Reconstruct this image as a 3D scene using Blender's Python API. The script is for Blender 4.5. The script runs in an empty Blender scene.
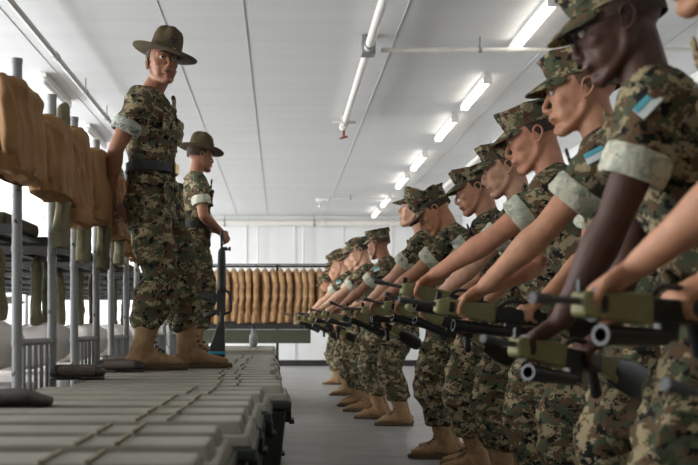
import bpy, math, random
import numpy as np
from mathutils import Vector as V, Matrix, Euler
random.seed(7)
C = bpy.context.scene.collection
PI = math.pi
R = math.radians

# ------------------------------------------------------------------ materials
def newmat(name):
    m = bpy.data.materials.new(name); m.use_nodes = True
    nt = m.node_tree
    return m, nt, nt.nodes['Principled BSDF']

def link(nt, a, b): nt.links.new(a, b)

def plain(name, col, rough=0.6, metal=0.0, var=0.12, scale=12, bump=0.0, bscale=60, spec=0.5, sss=0.0):
    m, nt, b = newmat(name)
    tc = nt.nodes.new('ShaderNodeTexCoord')
    n = nt.nodes.new('ShaderNodeTexNoise'); n.inputs['Scale'].default_value = scale
    n.inputs['Detail'].default_value = 5
    link(nt, tc.outputs['Object'], n.inputs['Vector'])
    r = nt.nodes.new('ShaderNodeValToRGB')
    r.color_ramp.elements[0].position = 0.3; r.color_ramp.elements[1].position = 0.7
    r.color_ramp.elements[0].color = tuple(c*(1-var) for c in col)+(1,)
    r.color_ramp.elements[1].color = tuple(min(1, c*(1+var)) for c in col)+(1,)
    link(nt, n.outputs['Fac'], r.inputs['Fac']); link(nt, r.outputs['Color'], b.inputs['Base Color'])
    b.inputs['Roughness'].default_value = rough; b.inputs['Metallic'].default_value = metal
    b.inputs['Specular IOR Level'].default_value = spec
    if sss:
        b.inputs['Subsurface Weight'].default_value = sss
        b.inputs['Subsurface Radius'].default_value = (0.02, 0.008, 0.004)
        b.inputs['Subsurface Scale'].default_value = 0.5
    if bump:
        n2 = nt.nodes.new('ShaderNodeTexNoise'); n2.inputs['Scale'].default_value = bscale
        n2.inputs['Detail'].default_value = 6
        link(nt, tc.outputs['Object'], n2.inputs['Vector'])
        bp = nt.nodes.new('ShaderNodeBump'); bp.inputs['Strength'].default_value = bump
        bp.inputs['Distance'].default_value = 0.01
        link(nt, n2.outputs['Fac'], bp.inputs['Height']); link(nt, bp.outputs['Normal'], b.inputs['Normal'])
    return m

def camo(name, cols, px=0.007, s=1.0):
    """pixelated four-colour camouflage cloth: base, second, third, darkest"""
    m, nt, b = newmat(name)
    tc = nt.nodes.new('ShaderNodeTexCoord')
    sn = nt.nodes.new('ShaderNodeVectorMath'); sn.operation = 'SNAP'
    sn.inputs[1].default_value = (px, px, px)
    oi = nt.nodes.new('ShaderNodeObjectInfo')
    ad = nt.nodes.new('ShaderNodeVectorMath'); ad.operation = 'ADD'
    sc = nt.nodes.new('ShaderNodeVectorMath'); sc.operation = 'SCALE'; sc.inputs['Scale'].default_value = 9.0
    cb = nt.nodes.new('ShaderNodeCombineXYZ')
    for i in range(3): link(nt, oi.outputs['Random'], cb.inputs[i])
    link(nt, cb.outputs[0], sc.inputs[0])
    link(nt, tc.outputs['Object'], sn.inputs[0]); link(nt, sn.outputs[0], ad.inputs[0]); link(nt, sc.outputs[0], ad.inputs[1])
    mp = nt.nodes.new('ShaderNodeMapping'); mp.inputs['Scale'].default_value = (1.0, 1.0, 1.5)
    link(nt, ad.outputs[0], mp.inputs['Vector'])
    prev = None
    specs = [(11*s, 0.49), (15*s, 0.53), (19*s, 0.575)]
    for i, (scl, th) in enumerate(specs):
        off = nt.nodes.new('ShaderNodeVectorMath'); off.operation = 'ADD'
        off.inputs[1].default_value = (3.1*i, 7.7*i, 1.3*i)
        link(nt, mp.outputs[0], off.inputs[0])
        n = nt.nodes.new('ShaderNodeTexNoise'); n.inputs['Scale'].default_value = scl
        n.inputs['Detail'].default_value = 3.5; n.inputs['Roughness'].default_value = 0.62
        link(nt, off.outputs[0], n.inputs['Vector'])
        g = nt.nodes.new('ShaderNodeMath'); g.operation = 'GREATER_THAN'; g.inputs[1].default_value = th
        link(nt, n.outputs['Fac'], g.inputs[0])
        mx = nt.nodes.new('ShaderNodeMix'); mx.data_type = 'RGBA'
        link(nt, g.outputs[0], mx.inputs['Factor'])
        if prev is None: mx.inputs['A'].default_value = cols[0]+(1,)
        else: link(nt, prev, mx.inputs['A'])
        mx.inputs['B'].default_value = cols[i+1]+(1,)
        prev = mx.outputs['Result']
    link(nt, prev, b.inputs['Base Color'])
    b.inputs['Roughness'].default_value = 0.92; b.inputs['Specular IOR Level'].default_value = 0.15
    n2 = nt.nodes.new('ShaderNodeTexNoise'); n2.inputs['Scale'].default_value = 35; n2.inputs['Detail'].default_value = 4
    link(nt, tc.outputs['Object'], n2.inputs['Vector'])
    bp = nt.nodes.new('ShaderNodeBump'); bp.inputs['Strength'].default_value = 0.5; bp.inputs['Distance'].default_value = 0.02
    link(nt, n2.outputs['Fac'], bp.inputs['Height']); link(nt, bp.outputs['Normal'], b.inputs['Normal'])
    return m

M = {}
M['camo'] = camo('woodland_camo', [(0.315, 0.255, 0.150), (0.078, 0.090, 0.052), (0.120, 0.074, 0.042), (0.014, 0.015, 0.014)], 0.0055, 1.25)
M['camo_pale'] = camo('pale_camo_lining', [(0.66, 0.65, 0.52), (0.50, 0.52, 0.41), (0.58, 0.54, 0.42), (0.38, 0.41, 0.33)])
M['camo_grey'] = camo('grey_camo_lining', [(0.66, 0.66, 0.58), (0.34, 0.36, 0.31), (0.48, 0.47, 0.40), (0.18, 0.19, 0.18)])
SK = {'tan': (0.46, 0.215, 0.115), 'fair': (0.62, 0.345, 0.225), 'mid': (0.54, 0.265, 0.155), 'red': (0.58, 0.27, 0.165), 'dark': (0.085, 0.037, 0.024), 'brown': (0.31, 0.135, 0.075)}
for k, c in SK.items():
    M['skin_'+k] = plain('skin_'+k, c, 0.58, var=0.13, scale=25, bump=0.12, bscale=120, spec=0.4, sss=0.08)
M['lip'] = plain('lips', (0.38, 0.14, 0.10), 0.5)
M['lip_dark'] = plain('dark_lips', (0.11, 0.045, 0.035), 0.45)
M['hair'] = plain('short_dark_hair', (0.045, 0.026, 0.016), 0.85, var=0.4, scale=180, bump=0.4, bscale=400)
M['hair_fair'] = plain('short_brown_hair', (0.12, 0.065, 0.035), 0.85, var=0.4, scale=180, bump=0.4, bscale=400)
M['eye_white'] = plain('eye_white', (0.6, 0.57, 0.52), 0.2, var=0.02)
M['iris'] = plain('iris_brown', (0.03, 0.015, 0.01), 0.15, var=0.1)
M['boot'] = plain('coyote_suede', (0.34, 0.205, 0.10), 0.85, var=0.22, scale=30, bump=0.35, bscale=90)
M['sole'] = plain('boot_rubber', (0.10, 0.065, 0.035), 0.8, var=0.15)
M['lace'] = plain('boot_lace', (0.14, 0.085, 0.04), 0.9, bump=0.3)
M['felt'] = plain('olive_brown_felt', (0.085, 0.064, 0.036), 0.95, var=0.12, scale=70, bump=0.2, bscale=250, spec=0.15)
M['leather'] = plain('black_leather', (0.012, 0.011, 0.011), 0.35, var=0.2)
M['webbing'] = plain('dark_webbing_belt', (0.014, 0.015, 0.016), 0.5, var=0.3, scale=90, bump=0.4, bscale=300)
M['brass'] = plain('brass', (0.55, 0.40, 0.17), 0.3, metal=1.0, var=0.1)
M['gun'] = plain('black_gunmetal', (0.014, 0.014, 0.015), 0.42, var=0.3, scale=30, bump=0.05)
M['stock'] = plain('worn_black_stock', (0.022, 0.021, 0.020), 0.38, var=0.35, scale=14, bump=0.08, bscale=50)
M['barrel'] = plain('grey_barrel', (0.085, 0.085, 0.085), 0.65, metal=0.0)
M['olive_plastic'] = plain('olive_plastic', (0.27, 0.26, 0.115), 0.6, var=0.15, scale=20, bump=0.1)
M['blue_tape'] = plain('blue_tape', (0.02, 0.28, 0.45), 0.6)
M['patch_w'] = plain('white_name_patch', (0.62, 0.68, 0.66), 0.8, bump=0.2)
M['patch_t'] = plain('teal_stripe', (0.10, 0.40, 0.47), 0.8)
M['button'] = plain('dark_button', (0.05, 0.04, 0.025), 0.5)
M['coat'] = plain('coyote_coat_cloth', (0.37, 0.215, 0.10), 0.9, var=0.28, scale=6, bump=0.3, bscale=25)
M['coat_dark'] = plain('coyote_coat_cuff', (0.30, 0.17, 0.07), 0.9, var=0.2)
M['bag'] = plain('brown_coat_nylon', (0.29, 0.145, 0.050), 0.8, var=0.15, scale=8, bump=0.35, bscale=18)
M['bag_dark'] = plain('brown_coat_seam', (0.13, 0.065, 0.024), 0.8)
M['towel'] = plain('olive_undershirt_cotton', (0.19, 0.17, 0.10), 0.95, var=0.22, scale=16, bump=0.35, bscale=45)
M['towel2'] = plain('dark_green_cotton', (0.065, 0.060, 0.036), 0.95, var=0.25, scale=16, bump=0.3, bscale=45)
M['linen'] = plain('white_bed_linen', (0.84, 0.79, 0.75), 0.9, var=0.06, scale=6, bump=0.3, bscale=14)
M['blanket'] = plain('olive_blanket', (0.085, 0.10, 0.055), 0.95, var=0.15, scale=30, bump=0.3)
M['blanket_pink'] = plain('beige_bed_cover', (0.66, 0.56, 0.49), 0.95, var=0.06, scale=10, bump=0.3, bscale=14)
M['gold'] = M['brass']

# chipped grey paint on bunk posts
m, nt, b = newmat('chipped_grey_paint')
tc = nt.nodes.new('ShaderNodeTexCoord'); n = nt.nodes.new('ShaderNodeTexNoise'); n.inputs['Scale'].default_value = 22; n.inputs['Detail'].default_value = 6
link(nt, tc.outputs['Object'], n.inputs['Vector'])
r = nt.nodes.new('ShaderNodeValToRGB'); r.color_ramp.interpolation = 'CONSTANT'
r.color_ramp.elements[0].color = (0.29, 0.295, 0.29, 1); r.color_ramp.elements[1].position = 0.665; r.color_ramp.elements[1].color = (0.05, 0.035, 0.025, 1)
link(nt, n.outputs['Fac'], r.inputs['Fac']); link(nt, r.outputs['Color'], b.inputs['Base Color']); b.inputs['Roughness'].default_value = 0.45
M['post'] = m
M['steel_dark'] = plain('dark_bed_steel', (0.055, 0.055, 0.055), 0.5)
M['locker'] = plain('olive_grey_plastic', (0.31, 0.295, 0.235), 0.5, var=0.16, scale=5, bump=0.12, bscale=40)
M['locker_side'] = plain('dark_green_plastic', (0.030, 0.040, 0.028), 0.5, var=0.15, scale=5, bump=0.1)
M['strap'] = plain('tan_moulded_ridge', (0.25, 0.205, 0.125), 0.7, var=0.2)
M['case'] = plain('dark_brown_cloth', (0.045, 0.034, 0.030), 0.6, var=0.3, bump=0.3)
M['case_face'] = plain('taupe_cloth', (0.15, 0.115, 0.095), 0.7, var=0.2, bump=0.3)
M['pipe'] = plain('white_painted_pipe', (0.72, 0.69, 0.64), 0.4, var=0.04)
M['pipe_grey'] = plain('galvanised_box', (0.30, 0.30, 0.29), 0.4, metal=0.5)
M['fixture'] = plain('white_enamel', (0.78, 0.77, 0.74), 0.35, var=0.03)
M['pipe_mid'] = plain('pale_grey_pipe', (0.42, 0.40, 0.38), 0.45, var=0.05)
M['red'] = plain('dark_red_bulb', (0.25, 0.03, 0.02), 0.4)
M['board'] = plain('olive_painted_board', (0.048, 0.052, 0.028), 0.7, var=0.1, scale=4)
M['dark'] = plain('black_paint', (0.018, 0.016, 0.015), 0.6)
M['paint_white'] = plain('white_wall_paint', (0.78, 0.78, 0.77), 0.6, var=0.03, scale=2, bump=0.05)

def ceil_mat():
    m, nt, b = newmat('ceiling_paint')
    tc = nt.nodes.new('ShaderNodeTexCoord')
    mp = nt.nodes.new('ShaderNodeMapping'); mp.inputs['Scale'].default_value = (0.25, 3.0, 1)
    link(nt, tc.outputs['Object'], mp.inputs['Vector'])
    n = nt.nodes.new('ShaderNodeTexNoise'); n.inputs['Scale'].default_value = 1.5; n.inputs['Detail'].default_value = 5
    link(nt, mp.outputs[0], n.inputs['Vector'])
    r = nt.nodes.new('ShaderNodeValToRGB')
    r.color_ramp.elements[0].position = 0.25; r.color_ramp.elements[0].color = (0.70, 0.70, 0.70, 1)
    r.color_ramp.elements[1].position = 0.75; r.color_ramp.elements[1].color = (0.76, 0.76, 0.755, 1)
    link(nt, n.outputs['Fac'], r.inputs['Fac']); link(nt, r.outputs['Color'], b.inputs['Base Color'])
    b.inputs['Roughness'].default_value = 0.55
    return m
M['ceil'] = ceil_mat()
def floor_mat():
    m, nt, b = newmat('sealed_concrete')
    tc = nt.nodes.new('ShaderNodeTexCoord')
    mp = nt.nodes.new('ShaderNodeMapping'); mp.inputs['Scale'].default_value = (0.7, 1.6, 1)
    link(nt, tc.outputs['Object'], mp.inputs['Vector'])
    n = nt.nodes.new('ShaderNodeTexNoise'); n.inputs['Scale'].default_value = 2.2; n.inputs['Detail'].default_value = 8; n.inputs['Roughness'].default_value = 0.65
    link(nt, mp.outputs[0], n.inputs['Vector'])
    r = nt.nodes.new('ShaderNodeValToRGB')
    r.color_ramp.elements[0].position = 0.3; r.color_ramp.elements[0].color = (0.20, 0.195, 0.185, 1)
    r.color_ramp.elements[1].position = 0.72; r.color_ramp.elements[1].color = (0.36, 0.35, 0.335, 1)
    link(nt, n.outputs['Fac'], r.inputs['Fac']); link(nt, r.outputs['Color'], b.inputs['Base Color'])
    b.inputs['Roughness'].default_value = 0.42
    return m
M['floor'] = floor_mat()
m, nt, b = newmat('lit_tube'); b.inputs['Emission Color'].default_value = (1, 0.93, 0.80, 1); b.inputs['Emission Strength'].default_value = 4.2
b.inputs['Base Color'].default_value = (1, 1, 1, 1)
M['tube'] = m

# ------------------------------------------------------------------ mesh builder
class MB:
    def __init__(s): s.v = []; s.f = []; s.mi = []
    def add(s, vs, fs, mi=0):
        o = len(s.v); s.v += [tuple(p) for p in vs]; s.f += [tuple(i+o for i in f) for f in fs]; s.mi += [mi]*len(fs)
    def box(s, c, d, rot=None, mi=0, taper=1.0):
        c = V(c); hx, hy, hz = d[0]/2, d[1]/2, d[2]/2
        vs = []
        for z in (-1, 1):
            t = taper if z > 0 else 1
            for x, y in ((-1, -1), (1, -1), (1, 1), (-1, 1)):
                p = V((x*hx*t, y*hy*t, z*hz))
                if rot is not None: p = rot @ p
                vs.append(c+p)
        s.add(vs, [(3, 2, 1, 0), (4, 5, 6, 7), (0, 1, 5, 4), (1, 2, 6, 5), (2, 3, 7, 6), (3, 0, 4, 7)], mi)
    def loft(s, rings, mi=0, cap=True):
        n = len(rings[0]); vs = [p for r in rings for p in r]; fs = []
        for i in range(len(rings)-1):
            for j in range(n):
                k = (j+1) % n
                fs.append((i*n+j, i*n+k, (i+1)*n+k, (i+1)*n+j))
        if cap:
            fs.append(tuple(reversed(range(n)))); fs.append(tuple((len(rings)-1)*n+j for j in range(n)))
        s.add(vs, fs, mi)
    def tube(s, pts, rad, n=14, ref=(1, 0, 0), smooth=0, cap='round', mi=0):
        """pts through space; rad: scalar or (a,b) per point, a along ref-ish side"""
        pts = [V(p) for p in pts]
        rad = [(r_, r_) if not isinstance(r_, (tuple, list)) else tuple(r_) for r_ in (rad if isinstance(rad, list) else [rad]*len(pts))]
        if smooth and len(pts) > 2:
            P2, R2 = [], []
            L = len(pts)
            for i in range(L-1):
                p0 = pts[max(i-1, 0)]; p1 = pts[i]; p2 = pts[i+1]; p3 = pts[min(i+2, L-1)]
                for k in range(smooth):
                    t = k/smooth
                    P2.append(0.5*((2*p1)+(p2-p0)*t+(2*p0-5*p1+4*p2-p3)*t*t+(3*p1-p0-3*p2+p3)*t**3))
                    u = t*t*(3-2*t)
                    R2.append(tuple(rad[i][q]*(1-u)+rad[i+1][q]*u for q in (0, 1)))
            P2.append(pts[-1]); R2.append(rad[-1]); pts, rad = P2, R2
        if cap == 'round':
            d0 = (pts[0]-pts[1]).normalized(); d1 = (pts[-1]-pts[-2]).normalized()
            m0 = min(rad[0]); m1 = min(rad[-1])
            ex0 = [(pts[0]+d0*m0*a, (rad[0][0]*b, rad[0][1]*b)) for a, b in ((0.92, 0.38), (0.6, 0.8))]
            ex1 = [(pts[-1]+d1*m1*a, (rad[-1][0]*b, rad[-1][1]*b)) for a, b in ((0.6, 0.8), (0.92, 0.38))]
            pts = [e[0] for e in ex0]+pts+[e[0] for e in ex1]
            rad = [e[1] for e in ex0]+rad+[e[1] for e in ex1]
        rings = []; ref = V(ref); side = None
        for i, p in enumerate(pts):
            t = (pts[min(i+1, len(pts)-1)]-pts[max(i-1, 0)]).normalized()
            a = ref - t*ref.dot(t)
            if a.length < 1e-3: a = V((0, 1, 0)) - t*t.y
            a.normalize(); bb = t.cross(a)
            rings.append([p+a*rad[i][0]*math.cos(2*PI*j/n)+bb*rad[i][1]*math.sin(2*PI*j/n) for j in range(n)])
        s.loft(rings, mi)
    def ell(s, c, r_, rot=None, n=16, m_=10, mi=0):
        c = V(c); rings = []
        vs = [None]; 
        top = V((0, 0, r_[2])); bot = V((0, 0, -r_[2]))
        f = (lambda p: c+(rot @ p if rot is not None else p))
        vs = [f(bot)]
        for i in range(1, m_):
            ph = -PI/2+PI*i/m_
            for j in range(n):
                th = 2*PI*j/n
                vs.append(f(V((r_[0]*math.cos(ph)*math.cos(th), r_[1]*math.cos(ph)*math.sin(th), r_[2]*math.sin(ph)))))
        vs.append(f(top)); fs = []
        for j in range(n):
            fs.append((0, 1+(j+1) % n, 1+j)); fs.append((len(vs)-1, len(vs)-1-n+j, len(vs)-1-n+(j+1) % n))
        for i in range(m_-2):
            for j in range(n):
                k = (j+1) % n
                fs.append((1+i*n+j, 1+i*n+k, 1+(i+1)*n+k, 1+(i+1)*n+j))
        s.add(vs, fs, mi)
    def mesh(s, name, mats=(), smooth=True):
        me = bpy.data.meshes.new(name); me.from_pydata(s.v, [], s.f)
        for k in mats: me.materials.append(M[k] if isinstance(k, str) else k)
        if len(mats) > 1: me.polygons.foreach_set('material_index', s.mi)
        if smooth: me.polygons.foreach_set('use_smooth', [True]*len(me.polygons))
        me.update(); return me

def put(name, me, parent=None, loc=(0, 0, 0), rot=(0, 0, 0)):
    o = bpy.data.objects.new(name, me); C.objects.link(o); o.location = loc; o.rotation_euler = rot
    if parent: o.parent = parent
    return o
def obj(name, mb, mat, parent=None, smooth=False, bevel=0, loc=(0, 0, 0), rot=(0, 0, 0), seg=2):
    mats = mat if isinstance(mat, (list, tuple)) else [mat]
    me = mb.mesh(name, mats, smooth)
    o = put(name, me, parent, loc, rot)
    if bevel:
        md = o.modifiers.new('b', 'BEVEL'); md.width = bevel; md.segments = seg; md.limit_method = 'ANGLE'; md.angle_limit = R(40)
        me.polygons.foreach_set('use_smooth', [True]*len(me.polygons))
        w = o.modifiers.new('w', 'WEIGHTED_NORMAL')
    elif smooth:
        try: me.set_sharp_from_angle(angle=R(45))
        except Exception: pass
    return o
def empty(name, loc=(0, 0, 0), rz=0):
    o = bpy.data.objects.new(name, None); C.objects.link(o); o.location = loc; o.rotation_euler = (0, 0, rz)
    o.empty_display_size = 0.1; return o
def tag(o, label, cat, group=None):
    o['label'] = label; o['category'] = cat
    if group: o['group'] = group
    return o
def struct(o): o['kind'] = 'structure'; return o
def dup(o, parent=None):
    c = o.copy(); C.objects.link(c)
    if parent: c.parent = parent
    for ch in list(o.children): dup(ch, c)
    return c

def fused(mb, voxel, it=3, mats=('camo',), wr=0.0, seed=0, kind='cloth', fac=0.5):
    """weld overlapping solids into one continuous smooth skin"""
    me = mb.mesh('t', (), False); o = bpy.data.objects.new('t', me); C.objects.link(o)
    r_ = o.modifiers.new('r', 'REMESH'); r_.mode = 'VOXEL'; r_.voxel_size = voxel
    s_ = o.modifiers.new('s', 'SMOOTH'); s_.iterations = it; s_.factor = fac
    dg = bpy.context.evaluated_depsgraph_get(); dg.update()
    out = bpy.data.meshes.new_from_object(o.evaluated_get(dg), depsgraph=dg)
    bpy.data.objects.remove(o); bpy.data.meshes.remove(me)
    if wr:
        n = len(out.vertices)
        co = np.empty(n*3, 'f'); out.vertices.foreach_get('co', co); co = co.reshape(-1, 3).astype('d')
        no = np.empty(n*3, 'f'); out.vertices.foreach_get('normal', no); no = no.reshape(-1, 3)
        rs = np.random.RandomState(seed)
        p = co.copy()
        for sc, am in ((5.0, 0.045), (12.0, 0.016), (27., 0.006)):
            ph = rs.rand(3)*6.28; q = p*sc
            p = p + am*np.stack([np.sin(q[:, 1]+1.3*q[:, 2]+ph[0]), np.sin(q[:, 2]+0.9*q[:, 0]+ph[1]), np.sin(q[:, 0]+1.1*q[:, 1]+ph[2])], 1)
        f = np.zeros(n)
        ks = [((14, 10, 38), 1.0), ((-22, 16, 30), 0.8), ((20, -24, 14), 0.6), ((40, 30, 70), 0.4), ((-50, 45, 50), 0.3)]
        if kind == 'vert': ks = [((40, 30, 6), 1.0), ((-60, 40, 8), 0.6), ((24, -50, 12), 0.5), ((90, 70, 16), 0.3)]
        for kv, a in ks:
            ph = rs.rand()*6.28
            f += a*(1-2*np.abs(np.sin(p@np.array(kv)*0.5+ph))**0.8)
        f -= f.mean(); f /= (f.std()+1e-6)
        co = co+no*(f*wr)[:, None]
        out.vertices.foreach_set('co', co.astype('f').ravel())
    for k in mats: out.materials.append(M[k])
    out.polygons.foreach_set('use_smooth', [True]*len(out.polygons))
    out.update(); return out

# ------------------------------------------------------------------ people
def ik(a, b, l1, l2, pole):
    a, b, pole = V(a), V(b), V(pole)
    d = b-a; L = min(d.length, (l1+l2)*0.995); dn = d.normalized()
    x = (l1*l1-l2*l2+L*L)/(2*L); h = math.sqrt(max(l1*l1-x*x, 1e-6))
    pp = pole-dn*pole.dot(dn); pp.normalize()
    return a+dn*x+pp*h, a+dn*L

def add_hand(mb, w, d, n, side, curl=(50, 60, 40), spread=1.0):
    """palm, four fingers of unequal length and a thumb leaving the side of the palm; side=+1/-1 puts the thumb on either side"""
    w, d, n = V(w), V(d).normalized(), V(n); n = (n-d*n.dot(d)).normalized(); s = d.cross(n)*side
    mb.tube([w-d*0.02, w+d*0.02, w+d*0.055, w+d*0.088], [(0.027, 0.02), (0.033, 0.019), (0.041, 0.0165), (0.040, 0.014)], ref=s, n=14)
    for i, L in enumerate((0.072, 0.080, 0.074, 0.058)):
        p = w+d*(0.084-0.004*abs(i-1))+s*(0.032-0.0213*i)
        base = p-d*0.02; pts = [base, p]; a = 0
        dd = (d+s*(0.06*(1.5-i)*spread)).normalized()
        for seg, cu in zip((0.45, 0.31, 0.24), curl):
            a += R(cu); p = p+(dd*math.cos(a)+n*math.sin(a))*L*seg; pts.append(p)
        mb.tube(pts, [0.0095, 0.0092, 0.0088, 0.008, 0.0068], n=10, ref=s)
    b0 = w+d*0.018+s*0.026
    p1 = b0+(d*0.55+s*0.65+n*0.35).normalized()*0.038
    p2 = p1+(d*0.85+s*0.1+n*0.5).normalized()*0.032
    p3 = p2+(d*0.8-s*0.25+n*0.6).normalized()*0.024
    mb.tube([b0, p1, p2, p3], [0.0135, 0.012, 0.0105, 0.0085], n=10, ref=n)

def add_head(mb, T, fat=1.0, nose=1.0):
    """skull, face, jaw, nose and lips in head space (face looks along -Y)"""
    rot = T.to_3x3(); f = lambda *p: T @ V(p)
    E = lambda c, r_, rr=None: mb.ell(f(*c), r_, rot if rr is None else rot @ rr, n=18, m_=12)
    E((0, 0.020, 0.040), (0.076, 0.099, 0.084))
    E((0, -0.020, 0.008), (0.068, 0.066, 0.082))
    E((0, -0.026, -0.030), (0.059*fat, 0.060, 0.076))
    E((0, 0.012, -0.012), (0.070, 0.072, 0.060))
    for s in (-1, 1):
        mb.tube([f(s*0.056*fat, 0.012, -0.030), f(s*0.050*fat, 0.000, -0.058), f(s*0.032, -0.042, -0.086), f(s*0.008, -0.070, -0.099)], [0.015, 0.0155, 0.016, 0.017], ref=rot @ V((1, 0, 0)), smooth=3)
        E((s*0.040, -0.052, -0.012), (0.024, 0.022, 0.022))
        E((s*0.011, -0.096, -0.030), (0.0075, 0.010, 0.0070))
        E((s*0.034, -0.046, -0.048), (0.022, 0.028, 0.032))
    mb.tube([f(-0.048, -0.062, 0.036), f(-0.024, -0.081, 0.040), f(0, -0.083, 0.036), f(0.024, -0.081, 0.040), f(0.048, -0.062, 0.036)], 0.0095, ref=rot @ V((0, 0, 1)), smooth=3)
    mb.tube([f(0, -0.080, 0.034), f(0, -0.093*nose, 0.008), f(0, -0.109*nose, -0.016), f(0, -0.110*nose, -0.026), f(0, -0.100*nose, -0.034)], [(0.0075, 0.008), (0.008, 0.009), (0.010, 0.009), (0.0105, 0.008), (0.008, 0.006)], ref=rot @ V((1, 0, 0)))
    E((0, -0.076, -0.050), (0.028, 0.016, 0.022))
    E((0, -0.0925, -0.0520), (0.021, 0.0080, 0.0052))
    E((0, -0.0900, -0.0650), (0.018, 0.0080, 0.0060))
    E((0, -0.0800, -0.0930), (0.018, 0.0150, 0.0150))

def face_bits(T, par, haircol, glasses=False, skin='tan'):
    f = lambda *p: T @ V(p); rot = T.to_3x3()
    for s in (-1, 1):
        e = MB(); e.ell(f(s*0.031, -0.0765, 0.0165), (0.0125, 0.0105, 0.0095), rot); eo = obj('eye', e, 'eye_white', par, True)
        i = MB(); i.ell(f(s*0.031, -0.0860, 0.0160), (0.0058, 0.0022, 0.0058), rot, 10, 6); obj('iris', i, 'iris', eo, True)
        l = MB(); l.tube([f(s*0.018, -0.086, 0.019), f(s*0.031, -0.090, 0.0250), f(s*0.046, -0.080, 0.021)], [0.002, 0.0036, 0.002], n=8, smooth=3); obj('eyelid', l, 'skin_'+skin, eo, True)
        b_ = MB(); b_.tube([f(s*0.014, -0.096, 0.037), f(s*0.030, -0.096, 0.043), f(s*0.047, -0.081, 0.037)], [(0.004, 0.003), (0.0048, 0.003), (0.002, 0.002)], n=8, ref=rot @ V((0, 0, 1)), smooth=3); obj('eyebrow', b_, haircol, par, True)
    for s in (-1, 1):
        er = rot @ Euler((R(-10), 0, R(s*24))).to_matrix(); c0 = f(s*0.0700, 0.014, 0.000); g = lambda x, y, z: c0+er @ V((s*x, y, z))
        e = MB(); e.ell(g(0.006, 0.008, 0.002), (0.0045, 0.015, 0.026), er, 12, 8)
        e.tube([g(0.004, -0.006, 0.000), g(0.007, -0.009, 0.016), g(0.011, 0.002, 0.030), g(0.015, 0.016, 0.027), g(0.016, 0.022, 0.010), g(0.013, 0.016, -0.010), g(0.008, 0.004, -0.026), g(0.003, -0.006, -0.024)], [0.003, 0.004, 0.0042, 0.0042, 0.004, 0.0042, 0.0065, 0.004], n=9, smooth=3)
        e.ell(g(0.005, -0.008, -0.004), (0.0035, 0.004, 0.006), er, 8, 6)
        obj('ear', e, 'skin_'+skin, par, True)
    l = MB(); l.tube([f(-0.022, -0.0910, -0.0585), f(-0.008, -0.0990, -0.0555), f(0, -0.0990, -0.0575), f(0.008, -0.0990, -0.0555), f(0.022, -0.0910, -0.0585)], [(0.002, 0.001), (0.0055, 0.002), (0.0055, 0.002), (0.0055, 0.002), (0.002, 0.001)], n=8, ref=rot @ V((0, 0, 1)), smooth=3)
    obj('mouth', l, 'lip_dark' if skin in ('dark', 'brown') else 'lip', par, True)
    h = MB(); N, K = 32, 16; vs = []; fs = []
    for i in range(K+1):
        ph = PI/2-i/K*PI*0.66
        for j in range(N):
            th = 2*PI*j/N; fr = max(0, -math.sin(th))
            lo = -0.90 if th < PI else -0.90+min(1.0, fr*2.2)*1.45
            pl = max(ph, lo); k = (1.028+0.05*max(0, -pl)*(th < PI)) if pl == ph else 1.0
            vs.append(f(0.0765*k*math.cos(pl*(0.86 if pl > 0 else 0.62))*math.cos(th), 0.020+0.0995*k*math.cos(pl*(0.92 if pl > 0 else 0.62))*math.sin(th), 0.040+0.0865*k*math.sin(pl)))
    for i in range(K):
        for j in range(N): fs.append((i*N+j, i*N+(j+1) % N, (i+1)*N+(j+1) % N, (i+1)*N+j))
    h.add(vs, fs); obj('hair', h, haircol, par, True)
    if glasses:
        g = MB()
        for s in (-1, 1):
            ring = [f(s*0.033+0.026*math.cos(a), -0.104+0.004*abs(math.cos(a)), 0.010+0.019*math.sin(a)) for a in [2*PI*k/14 for k in range(15)]]
            g.tube(ring, 0.0018, n=6, ref=rot @ V((0, 1, 0)), cap='n')
            g.tube([f(s*0.059, -0.100, 0.016), f(s*0.080, -0.04, 0.014), f(s*0.084, 0.02, 0.012)], 0.0018, n=6)
        g.tube([f(-0.008, -0.105, 0.013), f(0.008, -0.105, 0.013)], 0.0018, n=6)
        obj('eyeglasses', g, 'leather', par, True)

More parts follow.
